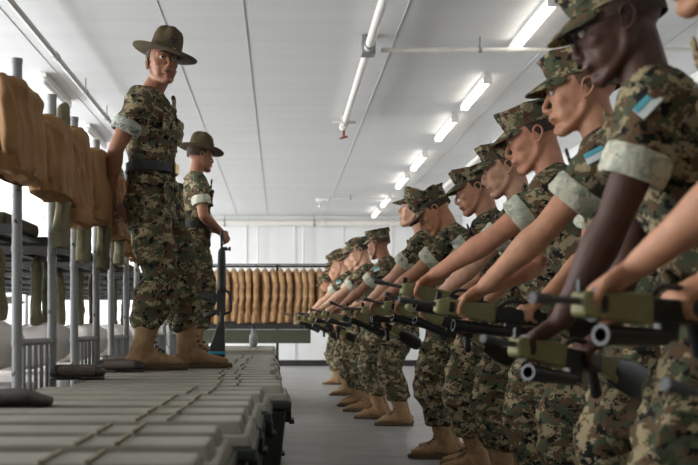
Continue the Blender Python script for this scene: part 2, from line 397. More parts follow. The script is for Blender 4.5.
def utility_cap(T, par, seed=0, sag=0.0):
    T = T @ Matrix.Translation((0, 0.002, 0.016))
    """eight-pointed soft cap with flared flat crown, band and curved bill"""
    rs = random.Random(seed); f = lambda *p: T @ V(p)
    N = 48; rings = []
    def oct_(th, k):                                             # soft octagon
        a = (th % (PI/4))-PI/8
        return 1+(1/math.cos(a)-1.04)*k
    prof = [(0.032, 1.02, 0), (0.050, 1.025, 0), (0.066, 1.03, 0), (0.068, 1.05, 0.2), (0.090, 1.06, 0.6), (0.115, 1.10, 1.0), (0.133, 1.145, 1.3), (0.140, 1.12, 1.3), (0.139, 1.0, 1.2), (0.137, 0.6, 0.8), (0.136, 0.2, 0.3)]
    pa = [rs.uniform(0, 6.28) for _ in range(4)]
    for z, k, o8 in prof:
        z = 0.032+(z-0.032)*0.72; ring = []
        for j in range(N):
            th = 2*PI*j/N
            q = oct_(th, o8*1.2)
            w = (0.0035*math.sin(3*th+pa[0])+0.003*math.sin(5*th+pa[1]+z*60)) if z > 0.068 else 0
            zz = z + (0.006*math.sin(2*th+pa[2])+0.004*math.sin(4*th+pa[3]) if z > 0.095 else 0) - 0.012*max(0, math.sin(th))*(z < 0.07) + 0.006*(-math.sin(th))*(z > 0.1)
            ring.append(f((0.080*k*q+w)*math.cos(th), 0.014+(0.102*k*q+w)*math.sin(th), zz))
        rings.append(ring)
    c = MB(); c.loft(rings); cap = obj('utility_cap', c, 'camo', par, True)
    b_ = MB(); top = []; bot = []; n = 16; m_ = 5
    for i in range(m_+1):
        for j in range(n+1):
            u = -1+2*j/n; th = -PI/2+u*1.12
            bx, by = 0.083*math.cos(th), 0.014+0.105*math.sin(th)
            L = 0.070*math.cos(u*PI/2*0.96)**0.55*(i/m_)
            x = bx*(1-0.10*(i/m_)*0); y = by-L
            z = 0.048-0.45*L-0.022*u*u-(i/m_)*0.004
            top.append(f(x, y, z)); bot.append(f(x, y, z-0.004))
    W = n+1; fs = []
    for i in range(m_):
        for j in range(n):
            a = i*W+j; fs.append((a, a+1, a+W+1, a+W)); o_ = len(top); fs.append((o_+a+W, o_+a+W+1, o_+a+1, o_+a))
    for j in range(n):
        a = m_*W+j; fs.append((a, a+1, len(top)+a+1, len(top)+a)); a = j; fs.append((a+1, a, len(top)+a, len(top)+a+1))
    for i in range(m_):
        for j0 in (0, n):
            a = i*W+j0; q = (a, a+W, len(top)+a+W, len(top)+a); fs.append(q if j0 == 0 else q[::-1])
    b_.add(top+bot, fs); obj('cap_bill', b_, 'camo', cap, True)

def campaign_hat(T, par):
    T = T @ Matrix.Translation((0, 0, 0.010))
    """wide flat brimmed felt hat, four-dent peaked crown, leather strap, badge"""
    f = lambda *p: T @ V(p); N = 72
    def ring(rx, ry, z, dent=0, curl=0, cy=0.012):
        out = []
        for j in range(N):
            th = 2*PI*j/N
            d = 1-dent*max(0, math.cos(2*(th-PI/4)*2/2*1)**2 if False else (math.cos(2*th-PI/2))**2)**1.5
            zz = z+curl*(math.cos(th)**2)
            out.append(f(rx*d*math.cos(th), cy+ry*d*math.sin(th), zz))
        return out
    c = MB()
    rr = [ring(0.082, 0.102, 0.052), ring(0.081, 0.101, 0.075, 0.01), ring(0.0795, 0.099, 0.104, 0.05), ring(0.077, 0.095, 0.134, 0.13), ring(0.071, 0.087, 0.158, 0.22), ring(0.059, 0.070, 0.176, 0.28), ring(0.038, 0.045, 0.187, 0.28), ring(0.012, 0.014, 0.191, 0.1)]
    c.loft(rr); hat = obj('campaign_hat', c, 'felt', par, True)
    b_ = MB(); prof = [(0.078, 0.098, 0.050, 0), (0.100, 0.120, 0.046, 0.001), (0.135, 0.155, 0.045, 0.003), (0.160, 0.180, 0.047, 0.006), (0.169, 0.189, 0.049, 0.008)]
    rr = [ring(a, b, z, 0, cu) for a, b, z, cu in prof]+[ring(a, b, z-0.005, 0, cu) for a, b, z, cu in reversed(prof)]
    b_.loft(rr, cap=False); obj('hat_brim', b_, 'felt', hat, True)
    s_ = MB(); rr = [ring(0.0845, 0.1045, 0.053), ring(0.0850, 0.1050, 0.056), ring(0.0845, 0.1045, 0.070), ring(0.080, 0.100, 0.071)]
    s_.loft(rr, cap=False); obj('hat_strap', s_, 'leather', hat, True)
    k = MB(); k.box(f(0.012, -0.0945, 0.061), (0.016, 0.006, 0.018), T.to_3x3()); obj('strap_buckle', k, 'brass', hat, bevel=0.001)
    e = MB(); e.ell(f(0, -0.088, 0.104), (0.013, 0.006, 0.013), T.to_3x3(), 12, 8)
    e.tube([f(-0.020, -0.087, 0.117), f(0, -0.091, 0.113), f(0.020, -0.087, 0.117)], [0.003, 0.005, 0.003], n=8)
    e.tube([f(-0.017, -0.089, 0.094), f(0.017, -0.089, 0.112)], 0.0022, n=6)
    obj('hat_badge', e, 'leather', hat, True)

def boot(par, ank, yaw, seed=0, detail=True, knee=None):
    """suede combat boot: shaft, foot, welted sole, laces. ank = ankle joint; toes along -Y turned by yaw"""
    T = Matrix.Translation((ank[0], ank[1], 0)) @ Matrix.Rotation(yaw, 4, 'Z'); f = lambda *p: T @ V(p)
    X = T.to_3x3() @ V((1, 0, 0)); z0 = ank[2]-0.10
    L_ = (V(knee)-V(ank)).normalized(); A = V(ank)+V((0, 0, 0))
    b_ = MB()
    b_.tube([A+L_*0.20, A+L_*0.13, A+L_*0.05, f(0, 0.005, z0+0.08), f(0, 0.0, z0+0.055)], [(0.060, 0.064), (0.056, 0.060), (0.050, 0.058), (0.046, 0.062), (0.045, 0.06)], ref=X, n=18)
    b_.tube([f(0, 0.060, z0+0.050), f(0, 0.01, z0+0.062), f(0, -0.06, z0+0.068), f(0, -0.12, z0+0.052), f(0, -0.175, z0+0.044), f(0, -0.205, z0+0.040)], [(0.036, 0.034), (0.042, 0.048), (0.044, 0.048), (0.049, 0.034), (0.045, 0.027), (0.030, 0.020)], ref=X, n=18)
    me = fused(b_, 0.009, 2, ('boot',), 0.0016, seed)
    o = put('boot', me, par)
    s_ = MB(); out = []
    for j in range(28):
        t = 2*PI*j/28; yy = -0.075+0.170*math.sin(t); w = 0.045+0.008*math.sin(t+PI)*1
        out.append((w*math.cos(t)*(1.0 if abs(math.sin(t)) < 0.9 else 1.05), yy))
    rings = [[f(x*k, -0.075+(y+0.075)*k, z0+z) for x, y in out] for z, k in ((0.0, 0.95), (0.004, 1.0), (0.024, 1.02), (0.031, 0.96))]
    s_.loft(rings); obj('boot_sole', s_, 'sole', o, True)
    k = MB(); k.tube([A+L_*0.150, A+L_*0.165], [(0.062, 0.066)]*2, ref=X, n=18); obj('boot_collar', k, 'boot', o, True)
    if detail:
        l = MB(); sh_ = lambda z: (A+L_*max(0, z-0.10-z0))-V((A.x, A.y, max(z0+0.10, z)))
        for i in range(7):
            t = i/6; yy = -0.105+t*0.045 if t < 0.5 else -0.083+(t-0.5)*0.05; zz = z0+0.092+t*0.15
            yy = [-0.118, -0.098, -0.078, -0.064, -0.057, -0.052, -0.050][i]; zz = z0+[0.098, 0.110, 0.124, 0.148, 0.178, 0.208, 0.238][i]
            D_ = sh_(zz); l.tube([f(-0.022, yy+0.012, zz-0.005)+D_, f(0, yy-0.004, zz)+D_, f(0.022, yy+0.012, zz+0.006)+D_], 0.0032, n=6)
            l.tube([f(0.022, yy+0.012, zz-0.003)+D_, f(0, yy-0.004, zz+0.004)+D_, f(-0.022, yy+0.012, zz+0.008)+D_], 0.0032, n=6)
        obj('laces', l, 'lace', o, True)

def person(name, loc, heading, label, P, skin='tan', hair='hair', cuff='camo_pale', hat='cap', vox=0.007, seed=0, patch=False, glasses=False, group=None, belt=False):
    root = empty('person', loc, R(heading)); tag(root, label, 'person', group)
    g = lambda k, d: P.get(k, d)
    lean = g('lean', 0.0)                    # metres the neck sits ahead of the hips
    hz = g('hip', 0.93)
    hip = V((0, g('hipy', 0.02), hz))
    def sp(t, x=0, fy=0):                    # spine point t=0 hip .. 1 neck base
        y = hip.y-lean*(max(t, 0)**1.3); z = hz+0.56*t-0.10*max(0, lean)*t
        tw = R(g('twist', 0))*t
        return V((x*math.cos(tw)-fy*math.sin(tw), y+x*math.sin(tw)+fy*math.cos(tw), z))
    hc = sp(1)+V(g('head', (0, -0.045, 0.165)))
    TH = Matrix.Translation(hc) @ Matrix.Rotation(R(g('yaw', 0)), 4, 'Z') @ Matrix.Rotation(R(g('roll', 0)), 4, 'Y') @ Matrix.Rotation(R(g('pitch', 0)), 4, 'X') @ Matrix.Scale(1.05, 4)
    sh, el, wr = {}, {}, {}
    for s, q in ((1, 'L'), (-1, 'R')):
        sh[q] = sp(0.87, s*g('shw', 0.195), -0.0)+V((0, 0, g('shr', 0)))
        el[q], wr[q] = ik(sh[q], g('w'+q, (s*0.25, 0, 0.9)), 0.285, 0.265, g('p'+q, (s*0.5, 0.5, -0.6)))
    hp, kn, an = {}, {}, {}
    for s, q in ((1, 'L'), (-1, 'R')):
        hp[q] = V((s*0.095, hip.y, hz-0.02))
        kn[q], an[q] = ik(hp[q], g('a'+q, (s*0.14, 0.03, 0.10)), 0.425, 0.41, (s*0.15, -1, 0))
    # ---- body
    b_ = MB(); X = (1, 0, 0)
    add_head(b_, TH, g('fat', 1.0), g('nose', 1.0))
    nb = sp(0.97, 0, 0.01)
    b_.tube([sp(0.86, 0, 0.0), nb, hc+TH.to_3x3() @ V((0, 0.028, -0.055)), hc+TH.to_3x3() @ V((0, 0.030, 0.0))], [0.065, 0.061, 0.057, 0.055], ref=X, smooth=3)
    b_.tube([sp(-0.08), sp(0.1), sp(0.4), sp(0.7), sp(0.86)], [(0.14, 0.10), (0.145, 0.10), (0.13, 0.09), (0.15, 0.10), (0.13, 0.08)], ref=X, smooth=2)
    for s, q in ((1, 'L'), (-1, 'R')):
        b_.tube([sp(0.84, s*0.10), sh[q], sh[q].lerp(el[q], 0.45), el[q]], [0.055, 0.054, 0.050, 0.041], smooth=3, ref=(0, 1, 0))
        fd = (wr[q]-el[q]).normalized()
        b_.tube([el[q], el[q].lerp(wr[q], 0.28), el[q].lerp(wr[q], 0.7), wr[q]], [0.041, (0.047, 0.043), 0.033, (0.028, 0.023)], smooth=3, ref=(0, 1, 0))
        hd = g('h'+q, (fd, V((0, 0, -1)), (40, 50, 35)))
        d_ = V(hd[0]) if hd[0] is not None else fd
        add_hand(b_, wr[q]+d_.normalized()*0.01, d_, hd[1], hd[3] if len(hd) > 3 else s, hd[2])
        b_.tube([hp[q]+V((0, 0, 0.05)), kn[q], an[q]+V((0, 0, -0.03))], [0.075, 0.052, 0.036], ref=X)
    me = fused(b_, vox, 4, ('skin_'+skin,), 0, fac=0.45); put('body', me, root)
    face_bits(TH, root, hair, glasses, skin)
    # ---- blouse
    c = MB()
    hem = -0.20
    c.tube([sp(0)+V((0, 0, -0.145)), sp(0)+V((0, 0, -0.02)), sp(0.25), sp(0.5), sp(0.76), sp(0.90), sp(0.965)], [(0.185, 0.142), (0.176, 0.132), (0.158 if belt else 0.168, 0.118 if belt else 0.126), (0.178, 0.130), (0.182, 0.128), (0.138, 0.098), (0.085, 0.082)], ref=X, smooth=3, n=28, cap='flat')
    for s, q in ((1, 'L'), (-1, 'R')):
        c.tube([sp(0.84, s*0.08), sh[q]+V((0, 0, 0.004)), sh[q].lerp(el[q], 0.3), sh[q].lerp(el[q], 0.56)], [(0.075, 0.07), 0.076, 0.070, 0.068], ref=(0, 1, 0), smooth=3, n=20, cap='flat')
        pr = Matrix.Rotation(math.atan2(-lean, 0.56)*-1*0 + math.atan(lean/0.56), 3, 'X')
        pc = sp(0.66, s*0.09, -0.125)
        c.box(pc, (0.125, 0.018, 0.13), pr); c.box(pc+V((0, -0.008, 0.045)), (0.13, 0.018, 0.045), pr)
        pc = sp(0.05, s*0.10, -0.125); 
        c.box(pc, (0.13, 0.014, 0.13), pr)
    c.box(sp(0.42, 0, -0.128), (0.035, 0.012, 0.62), pr)
    me = fused(c, max(vox, 0.0085), 3, ('camo',), 0.0042, seed+11); bl = put('blouse', me, root)
    # collar: two leaves opening at the throat
    k = MB(); T2 = Matrix.Translation(sp(0.955, 0, 0.005)) @ Matrix.Rotation(math.atan(lean/0.56)+R(10), 4, 'X'); N = 26; ins = []; 
    rings = []
    for zz, rr_, in ((0.050, 0.066), (0.056, 0.071), (0.010, 0.095), (-0.016, 0.108), (-0.020, 0.100), (0.0, 0.080)):
        ring = []
        for j in range(N+1):
            th = -PI/2+0.20+(2*PI-0.40)*j/N
            fr = max(0, -math.sin(th))
            ring.append(T2 @ V((rr_*math.cos(th)*1.02, rr_*math.sin(th)*0.98-0.02*fr**3*(zz < 0.02), zz-0.020*fr**4)))
        rings.append(ring)
    vs = [p for r_ in rings for p in r_]; fs = []; W = N+1; K = len(rings)
    for i in range(K):
        for j in range(N): a, b2 = i*W, ((i+1) % K)*W; fs.append((a+j, a+j+1, b2+j+1, b2+j))
    fs.append(tuple(i*W for i in range(K))); fs.append(tuple(i*W+N for i in reversed(range(K))))
    k.add(vs, fs); obj('collar', k, 'camo', bl, True)
    for i in range(5):
        k = MB(); k.ell(sp(0.10+0.17*i, 0, -0.142), (0.008, 0.004, 0.008), None, 10, 6); obj('button', k, 'button', bl, True)
    for s, q in ((1, 'L'), (-1, 'R')):
        k = MB(); a = sh[q]; e = el[q]; ax = (e-a).normalized()
        rings = []
        n_ = 26; u = V((0, 1, 0)); u = (u-ax*u.dot(ax)).normalized(); w_ = ax.cross(u)
        for t, rr_ in ((0.60, 0.058), (0.66, 0.061), (0.672, 0.070), (0.64, 0.0775), (0.55, 0.0785), (0.47, 0.078), (0.43, 0.073), (0.42, 0.060)):
            rings.append([a.lerp(e, t)+(u*math.cos(2*PI*j/n_)+w_*math.sin(2*PI*j/n_))*(rr_+0.0022*math.sin(5*j+t*40)+0.002*math.sin(2.3*j+seed)) for j in range(n_)])
        k.loft(rings, cap=False); obj('rolled_cuff', k, cuff, bl, True)
    if patch:
        a = sp(0.74, 0.115, -0.150)
        pr2 = Matrix.Rotation(R(35), 3, 'Z') @ Matrix.Rotation(R(-14), 3, 'X') @ Matrix.Rotation(R(-28), 3, 'Y')
        ax = (el['L']-sh['L']).normalized(); out = V((1, -0.25, 0.15)); out = (out-ax*out.dot(ax)).normalized()
        c0 = sh['L'].lerp(el['L'], 0.12)+out*0.080; sd = ax.cross(out)
        rm = Matrix((sd, out, ax)).transposed() @ Matrix.Rotation(R(25), 3, 'Y')
        k = MB(); k.box(c0, (0.036, 0.006, 0.058), rm); po = obj('shoulder_patch', k, 'patch_w', bl, bevel=0.002)
        k = MB(); k.box(c0+rm @ V((0.010, 0.0035, 0)), (0.015, 0.003, 0.056), rm); obj('patch_stripe', k, 'patch_t', po, bevel=0.0008)
    if belt:
        k = MB(); rings = []
        for zz, ex in ((-0.026, -0.004), (-0.024, 0.004), (0.024, 0.004), (0.026, -0.004)):
            rings.append([sp(0.27, (0.171+ex)*math.cos(t), (0.131+ex)*math.sin(t))+V((0, 0, zz)) for t in [2*PI*j/40 for j in range(40)]])
        k.loft(rings, cap=False); bo = obj('belt', k, 'webbing', root, True)
        k = MB(); k.box(sp(0.27, 0.0, -0.140), (0.058, 0.012, 0.056)); obj('belt_buckle', k, 'brass', bo, bevel=0.004)
    # ---- trousers
    t_ = MB()
    t_.tube([sp(0)+V((0, 0, 0.02)), sp(0)+V((0, 0, -0.06)), sp(0)+V((0, 0.01, -0.13))], [(0.160, 0.118), (0.168, 0.130), (0.14, 0.115)], ref=X, n=24)
    bag = g('bag', 1.0)
    for s, q in ((1, 'L'), (-1, 'R')):
        h_, k_, a_ = hp[q], kn[q], an[q]
        low = k_.lerp(a_, 0.62); bt = k_.lerp(a_, 0.50)
        t_.tube([h_+V((s*-0.005, 0, 0.02)), h_.lerp(k_, 0.45)+V((0, 0, 0)), k_+V((0, 0.0, 0)), k_.lerp(a_, 0.35)+V((0, 0.01, 0)), low+V((0, 0.006, 0)), k_.lerp(a_, 0.70)],
                [(0.100, 0.122), (0.098*bag, 0.108*bag), (0.086*bag, 0.090*bag), (0.084*bag, 0.094*bag), (0.082*bag, 0.090*bag), (0.058, 0.062)], ref=X, smooth=3, n=22, cap='flat')
        pk = h_.lerp(k_, 0.62)+V((s*0.098*bag, 0, 0)); dk = (k_-h_).normalized()
        rk = V((0, 0, -1)).rotation_difference(dk).to_matrix()
        t_.box(pk, (0.026, 0.15, 0.19), rk); t_.box(pk+V((s*0.010, 0, 0.07)), (0.024, 0.155, 0.055), rk)
    me = fused(t_, max(vox, 0.009), 3, ('camo',), 0.0058, seed+23); put('trousers', me, root)
    for s, q in ((1, 'L'), (-1, 'R')):
        boot(root, an[q], R(g('toe'+q, s*10)), seed, True, kn[q])
    if hat == 'cap': utility_cap(TH @ Matrix.Rotation(R(g('hatp', -2)), 4, 'X'), root, seed)
    else: campaign_hat(TH @ Matrix.Rotation(R(g('hatr', 0)), 4, 'Y') @ Matrix.Rotation(R(g('hatp', 4)), 4, 'X'), root)
    return root, dict(wL=wr['L'], wR=wr['R'], head=hc)

# ------------------------------------------------------------------ rifles
def black_rifle(name, loc, rot, label):
    """full-length service rifle; muzzle +Z, butt on z=0, sights towards -Y"""
    r_ = empty(name, loc); r_.rotation_euler = rot; tag(r_, label, 'rifle')
    k = MB(); k.tube([(0, 0, 0.60), (0, 0, 0.98)], 0.0095, n=12); k.tube([(0, 0, 0.955), (0, 0, 0.998)], 0.0125, n=12); obj('barrel', k, 'gun', r_, True)
    k = MB(); k.box((0, -0.018, 0.865), (0.012, 0.045, 0.03)); k.box((0, -0.045, 0.860), (0.006, 0.03, 0.014)); k.tube([(0, -0.058, 0.853), (0, -0.058, 0.873)], 0.008, n=10); obj('front_sight', k, 'gun', r_, bevel=0.002)
    k = MB(); k.tube([(0, 0, 0.545), (0, 0, 0.56), (0, 0, 0.84), (0, 0, 0.85)], [0.034, 0.032, 0.026, 0.022], n=20)
    for i in range(16): k.tube([(0, 0, 0.575+0.016*i), (0, 0, 0.582+0.016*i)], 0.0335-0.006*i/16, n=20, cap='flat')
    obj('handguard', k, 'gun', r_, True)
    k = MB(); k.box((0, 0.004, 0.44), (0.030, 0.060, 0.215)); k.box((0, 0.045, 0.475), (0.026, 0.05, 0.07)); k.tube([(0, 0, 0.27), (0, 0, 0.36)], 0.018); obj('receiver', k, 'gun', r_, bevel=0.004)
    k = MB(); k.tube([(0, -0.028, 0.35), (0, -0.062, 0.365), (0, -0.066, 0.44), (0, -0.056, 0.51), (0, -0.028, 0.53)], [(0.008, 0.010)]*5, smooth=3, n=10); obj('carrying_handle', k, 'gun', r_, True)
    k = MB(); k.tube([(0, 0.06, 0.475), (0, 0.12, 0.485), (0, 0.19, 0.515)], [(0.011, 0.031)]*3, n=12, cap='flat', smooth=3); obj('magazine', k, 'gun', r_, True)
    k = MB(); k.tube([(0, 0.03, 0.365), (0, 0.075, 0.345), (0, 0.115, 0.325)], [(0.013, 0.022), (0.015, 0.020), (0.016, 0.024)], n=12); obj('pistol_grip', k, 'gun', r_, True)
    k = MB(); k.tube([(0, 0.032, 0.42), (0, 0.065, 0.42), (0, 0.068, 0.385), (0, 0.05, 0.37)], 0.003, n=6); obj('trigger_guard', k, 'gun', r_, True)
    k = MB(); k.loft([[(sx*w, y, z) for sx, y in ((-1, y0), (1, y0), (1, y1), (-1, y1))] for z, y0, y1, w in ((0.0, -0.024, 0.105, 0.017), (0.02, -0.024, 0.105, 0.019), (0.14, -0.022, 0.065, 0.018), (0.29, -0.020, 0.022, 0.016))]); so = obj('buttstock', k, 'stock', r_, bevel=0.007)
    k = MB(); k.box((0, 0.035, 0.035), (0.042, 0.125, 0.022)); obj('blue_tape', k, 'blue_tape', so, bevel=0.004)
    r_.scale = (1.3, 1.12, 1)
    return r_

def drill_rifle():
    """rifle held level: +Y muzzle, grip at origin, +Z up"""
    r_ = empty('rifle')
    sq = lambda y, z0, z1, w: [(sx*w, y, z) for sx, z in ((-1, z0), (1, z0), (1, z1), (-1, z1))]
    k = MB(); k.tube([(0, 0.30, 0.012), (0, 0.47, 0.012)], 0.0075, n=12); k.tube([(0, 0.435, 0.012), (0, 0.480, 0.012)], 0.0105, n=12, cap='flat'); obj('barrel', k, 'barrel', r_, True)
    k = MB(); k.loft([sq(0.145, -0.022, 0.034, 0.020), sq(0.16, -0.026, 0.036, 0.025), sq(0.34, -0.018, 0.032, 0.022), sq(0.355, -0.012, 0.026, 0.017)]); obj('handguard', k, 'olive_plastic', r_, bevel=0.006)
    k = MB(); k.tube([(0, 0.295, 0.008), (0, 0.312, 0.008)], [(0.027, 0.033)]*2, n=16, cap='flat'); obj('sling_band', k, 'gun', r_, True)
    k = MB(); k.box((0, 0.055, 0.004), (0.032, 0.19, 0.050)); k.box((0, 0.075, -0.035), (0.024, 0.06, 0.045)); obj('receiver', k, 'gun', r_, bevel=0.005)
    k = MB(); rings = [[(rr*math.cos(2*PI*j/20), y, -0.050+rr*math.sin(2*PI*j/20)) for j in range(20)] for y, rr in ((0.08, 0.017), (0.27, 0.021), (0.285, 0.021), (0.285, 0.014), (0.22, 0.013))]
    k.loft(rings); obj('launcher_tube', k, 'gun', r_, True)
    k = MB(); k.tube([(0, -0.01, 0.028), (0, 0.00, 0.050), (0, 0.09, 0.053), (0, 0.13, 0.030)], [(0.007, 0.007)]*4, smooth=3, n=10); obj('carrying_handle', k, 'gun', r_, True)
    k = MB(); k.box((0, 0.345, 0.040), (0.009, 0.018, 0.028)); obj('front_sight', k, 'gun', r_, bevel=0.002)
    k = MB(); k.tube([(0, -0.015, -0.018), (0, -0.035, -0.055), (0, -0.045, -0.078)], [(0.013, 0.018), (0.014, 0.017), (0.014, 0.019)], n=12); obj('pistol_grip', k, 'gun', r_, True)
    k = MB(); k.loft([sq(-0.035, -0.016, 0.026, 0.015), sq(-0.10, -0.034, 0.028, 0.018), sq(-0.125, -0.045, 0.028, 0.019)]); obj('stock_wedge', k, 'olive_plastic', r_, bevel=0.005)
    k = MB(); k.tube([(0, -0.112, -0.008), (0, -0.15, -0.012), (0, -0.23, -0.020), (0, -0.285, -0.026), (0, -0.305, -0.028)], [(0.020, 0.036), (0.023, 0.044), (0.025, 0.052), (0.022, 0.046), (0.016, 0.034)], smooth=3, n=20); obj('buttstock', k, 'stock', r_, True)
    return r_

# ------------------------------------------------------------------ room
XL, XR, YB, YF, ZC = -6.6, 4.3, 23.7, -3.0, 3.55
def boxo(name, a, b2, mat, parent=None, bevel=0):
    k = MB(); k.box([(a[i]+b2[i])/2 for i in range(3)], [abs(b2[i]-a[i]) for i in range(3)])
    return obj(name, k, mat, parent, bevel=bevel)
struct(boxo('floor', (XL, YF, -0.1), (XR, YB, 0), 'floor'))
ce = MB(); ce.box(((XL+XR)/2, (YF+YB)/2, ZC+0.06), (XR-XL, YB-YF, 0.12)); struct(obj('ceiling', ce, 'ceil'))
for n_, x in enumerate((-3.65, -2.32, -1.0, -0.30, 1.05, 2.5, 3.6)):
    k = MB(); k.box((x, (YF+YB)/2, ZC-0.002), (0.007, YB-YF-0.1, 0.006)); struct(obj('trim_%d' % (n_+1), k, plain('ceiling_joint_%d' % n_, (0.58, 0.58, 0.58), 0.6, scale=3, var=0.2)))
struct(boxo('wall_back', (XL, YB, 0), (XR, YB+0.1, ZC), 'paint_white'))
struct(boxo('wall_right', (XR, YF, 0), (XR+0.1, YB, ZC), 'paint_white'))
M['paint_grey'] = plain('dark_green_grey_paint', (0.30, 0.31, 0.30), 0.7, scale=2)
struct(boxo('wall_front', (XL, YF-0.1, 0), (XR, YF, ZC), 'paint_grey'))
# left wall with window openings
k = MB(); wins = [(-2.4+3.3*i, -0.2+3.3*i) for i in range(1, 8)]
z0, z1 = 0.9, 3.05
k.box((XL-0.05, (YF+YB)/2, z0/2), (0.1, YB-YF, z0)); k.box((XL-0.05, (YF+YB)/2, (z1+ZC)/2), (0.1, YB-YF, ZC-z1))
prev = YF
for a, b2 in wins+[(YB, YB)]:
    if a > prev: k.box((XL-0.05, (prev+a)/2, (z0+z1)/2), (0.1, a-prev, z1-z0))
    prev = b2
struct(obj('wall_left', k, 'paint_white'))
m, nt, b = newmat('daylit_pane'); b.inputs['Emission Color'].default_value = (0.93, 0.97, 1, 1); b.inputs['Emission Strength'].default_value = 3.0
M['pane'] = m
for i, (a, b2) in enumerate(wins):
    k = MB(); w = b2-a
    for yy in (a+0.03, (a+b2)/2, b2-0.03): k.box((XL-0.05, yy, (z0+z1)/2), (0.06, 0.05, z1-z0))
    for zz in (z0+0.03, z1-0.03, (z0+z1)/2): k.box((XL-0.05, (a+b2)/2, zz), (0.06, w, 0.05))
    fo = struct(obj('window_%d' % (i+1), k, 'fixture'))
    boxo('pane', (XL-0.075, a, z0), (XL-0.07, b2, z1), 'pane', fo)
    L = bpy.data.lights.new('daylight', 'AREA'); L.shape = 'RECTANGLE'; L.size = z1-z0-0.1; L.size_y = w-0.1
    L.energy = 175 if i else 150; L.color = (0.96, 0.98, 1.0)
    lo = bpy.data.objects.new('daylight', L); C.objects.link(lo); lo.location = (XL+0.03, (a+b2)/2, (z0+z1)/2); lo.rotation_euler = (0, R(-90), 0)
struct(boxo('baseboard_back', (XL, YB-0.03, 0), (XR, YB, 0.14), 'dark'))
struct(boxo('baseboard_right', (XR-0.03, YF, 0), (XR, YB-0.04, 0.14), 'dark'))
# thin battens on the back wall
for i in range(9):
    x = -5.4+1.15*i
    struct(boxo('trim_%d' % (20+i), (x-0.015, YB-0.02, 0.16), (x+0.015, YB, ZC-0.15), 'paint_white'))
# pipes
def pipe(label, pts, r_, mat='pipe', couplings=(), name='ceiling_pipe', hangers=()):
    root = empty(name, pts[0]); o0 = V(pts[0])
    tag(root, label, 'pipe')
    k = MB(); k.tube([V(p)-o0 for p in pts], r_, n=14, cap='flat', ref=(0, 0, 1)); obj('pipe_run', k, mat, root, True)
    d = (V(pts[1])-o0).normalized()
    for t in couplings:
        k = MB(); p = d*t; k.tube([p-d*0.05, p+d*0.05], r_*1.35, n=14, cap='flat', ref=(0, 0, 1)); obj('coupling', k, mat, root, True)
    for t in hangers:
        k = MB(); p = d*t; k.tube([p, p+V((0, 0, ZC-o0.z-0.002))], 0.008, n=8, cap='flat'); k.tube([p-d*0.015, p+d*0.015], r_*1.25, n=14, cap='flat', ref=(0, 0, 1)); obj('hanger', k, 'pipe_grey', root, True)
    return root
pipe('long pale pipe running overhead above the bunks on the left', [(-2.06, 2.0, 3.40), (-2.06, 20.0, 3.40)], 0.026, 'pipe_mid', (7.2, 10.5, 14.0), hangers=(5.0, 8.6, 9.9, 12.4, 16))
pipe('long white pipe running down the middle of the ceiling to a valve', [(0.80, 3.0, 3.43), (0.80, 12.4, 3.43)], 0.040, 'pipe', (4.0,), hangers=(2.0, 5.9, 9.2))
pipe('white cross pipe running right from the grey junction box', [(0.92, 9.1, 3.43), (3.9, 9.1, 3.43)], 0.022, 'pipe', (0.55, 1.2, 1.6), hangers=(0.9, 2.4))
pipe('long white pipe running away above the rank of recruits on the right', [(2.95, 6.0, 3.43), (2.95, 23.0, 3.43)], 0.040, 'pipe', (6.0, 11.0), hangers=(3.0, 8.0, 13.0))
pipe('white pipe along the top of the back wall', [(-6.0, 23.45, 3.36), (4.0, 23.45, 3.36)], 0.075, 'pipe', (2.5, 7.0), hangers=(4.7, 6.8, 9.0))
pipe('thin white cross pipe near the back wall with a sprinkler joint', [(1.0, 19.8, 3.46), (3.0, 19.8, 3.46)], 0.016, 'pipe', (1.0,), hangers=(0.4, 1.5))
pipe('thin white pipe dropping down the back wall left of centre', [(-0.52, 23.52, 3.30), (-0.52, 23.52, 2.2)], 0.022)
pipe('thin white pipe dropping down the back wall right of centre', [(0.55, 23.52, 3.30), (0.55, 23.52, 2.2)], 0.022)
bx = boxo('junction_box', (0.735, 9.02, 3.375), (0.865, 9.16, ZC-0.001), 'pipe_grey', bevel=0.01); tag(bx, 'small grey junction box where the two ceiling pipes meet', 'junction box')
v = empty('sprinkler_valve', (0.80, 12.55, 3.43)); tag(v, 'white valve with a red tip at the end of the middle ceiling pipe', 'sprinkler')
k = MB(); k.tube([(0, -0.14, 0), (0, 0.05, 0)], 0.055, n=14, cap='flat'); k.box((0, 0, 0.05), (0.3, 0.05, 0.03)); k.tube([(0, 0, 0.118), (0, 0, 0)], 0.03, n=12, cap='flat'); obj('valve_body', k, 'pipe', v, bevel=0.004)
k = MB(); k.tube([(0, 0, -0.04), (0, 0, -0.14)], 0.016, n=10); k.tube([(-0.04, 0, -0.15), (0.04, 0, -0.13)], 0.012, n=8); obj('sprinkler_head', k, 'red', v, True)
v = empty('ceiling_bracket', (0.86, 20.4, 3.45)); tag(v, 'white ceiling bracket by the thin cross pipe near the back wall', 'bracket')
k = MB(); k.box((0, 0, 0.06), (0.26, 0.16, 0.07)); k.tube([(0, 0, 0.03), (-0.06, -0.3, -0.10)], 0.035, n=10); obj('bracket_arm', k, 'fixture', v, bevel=0.005)

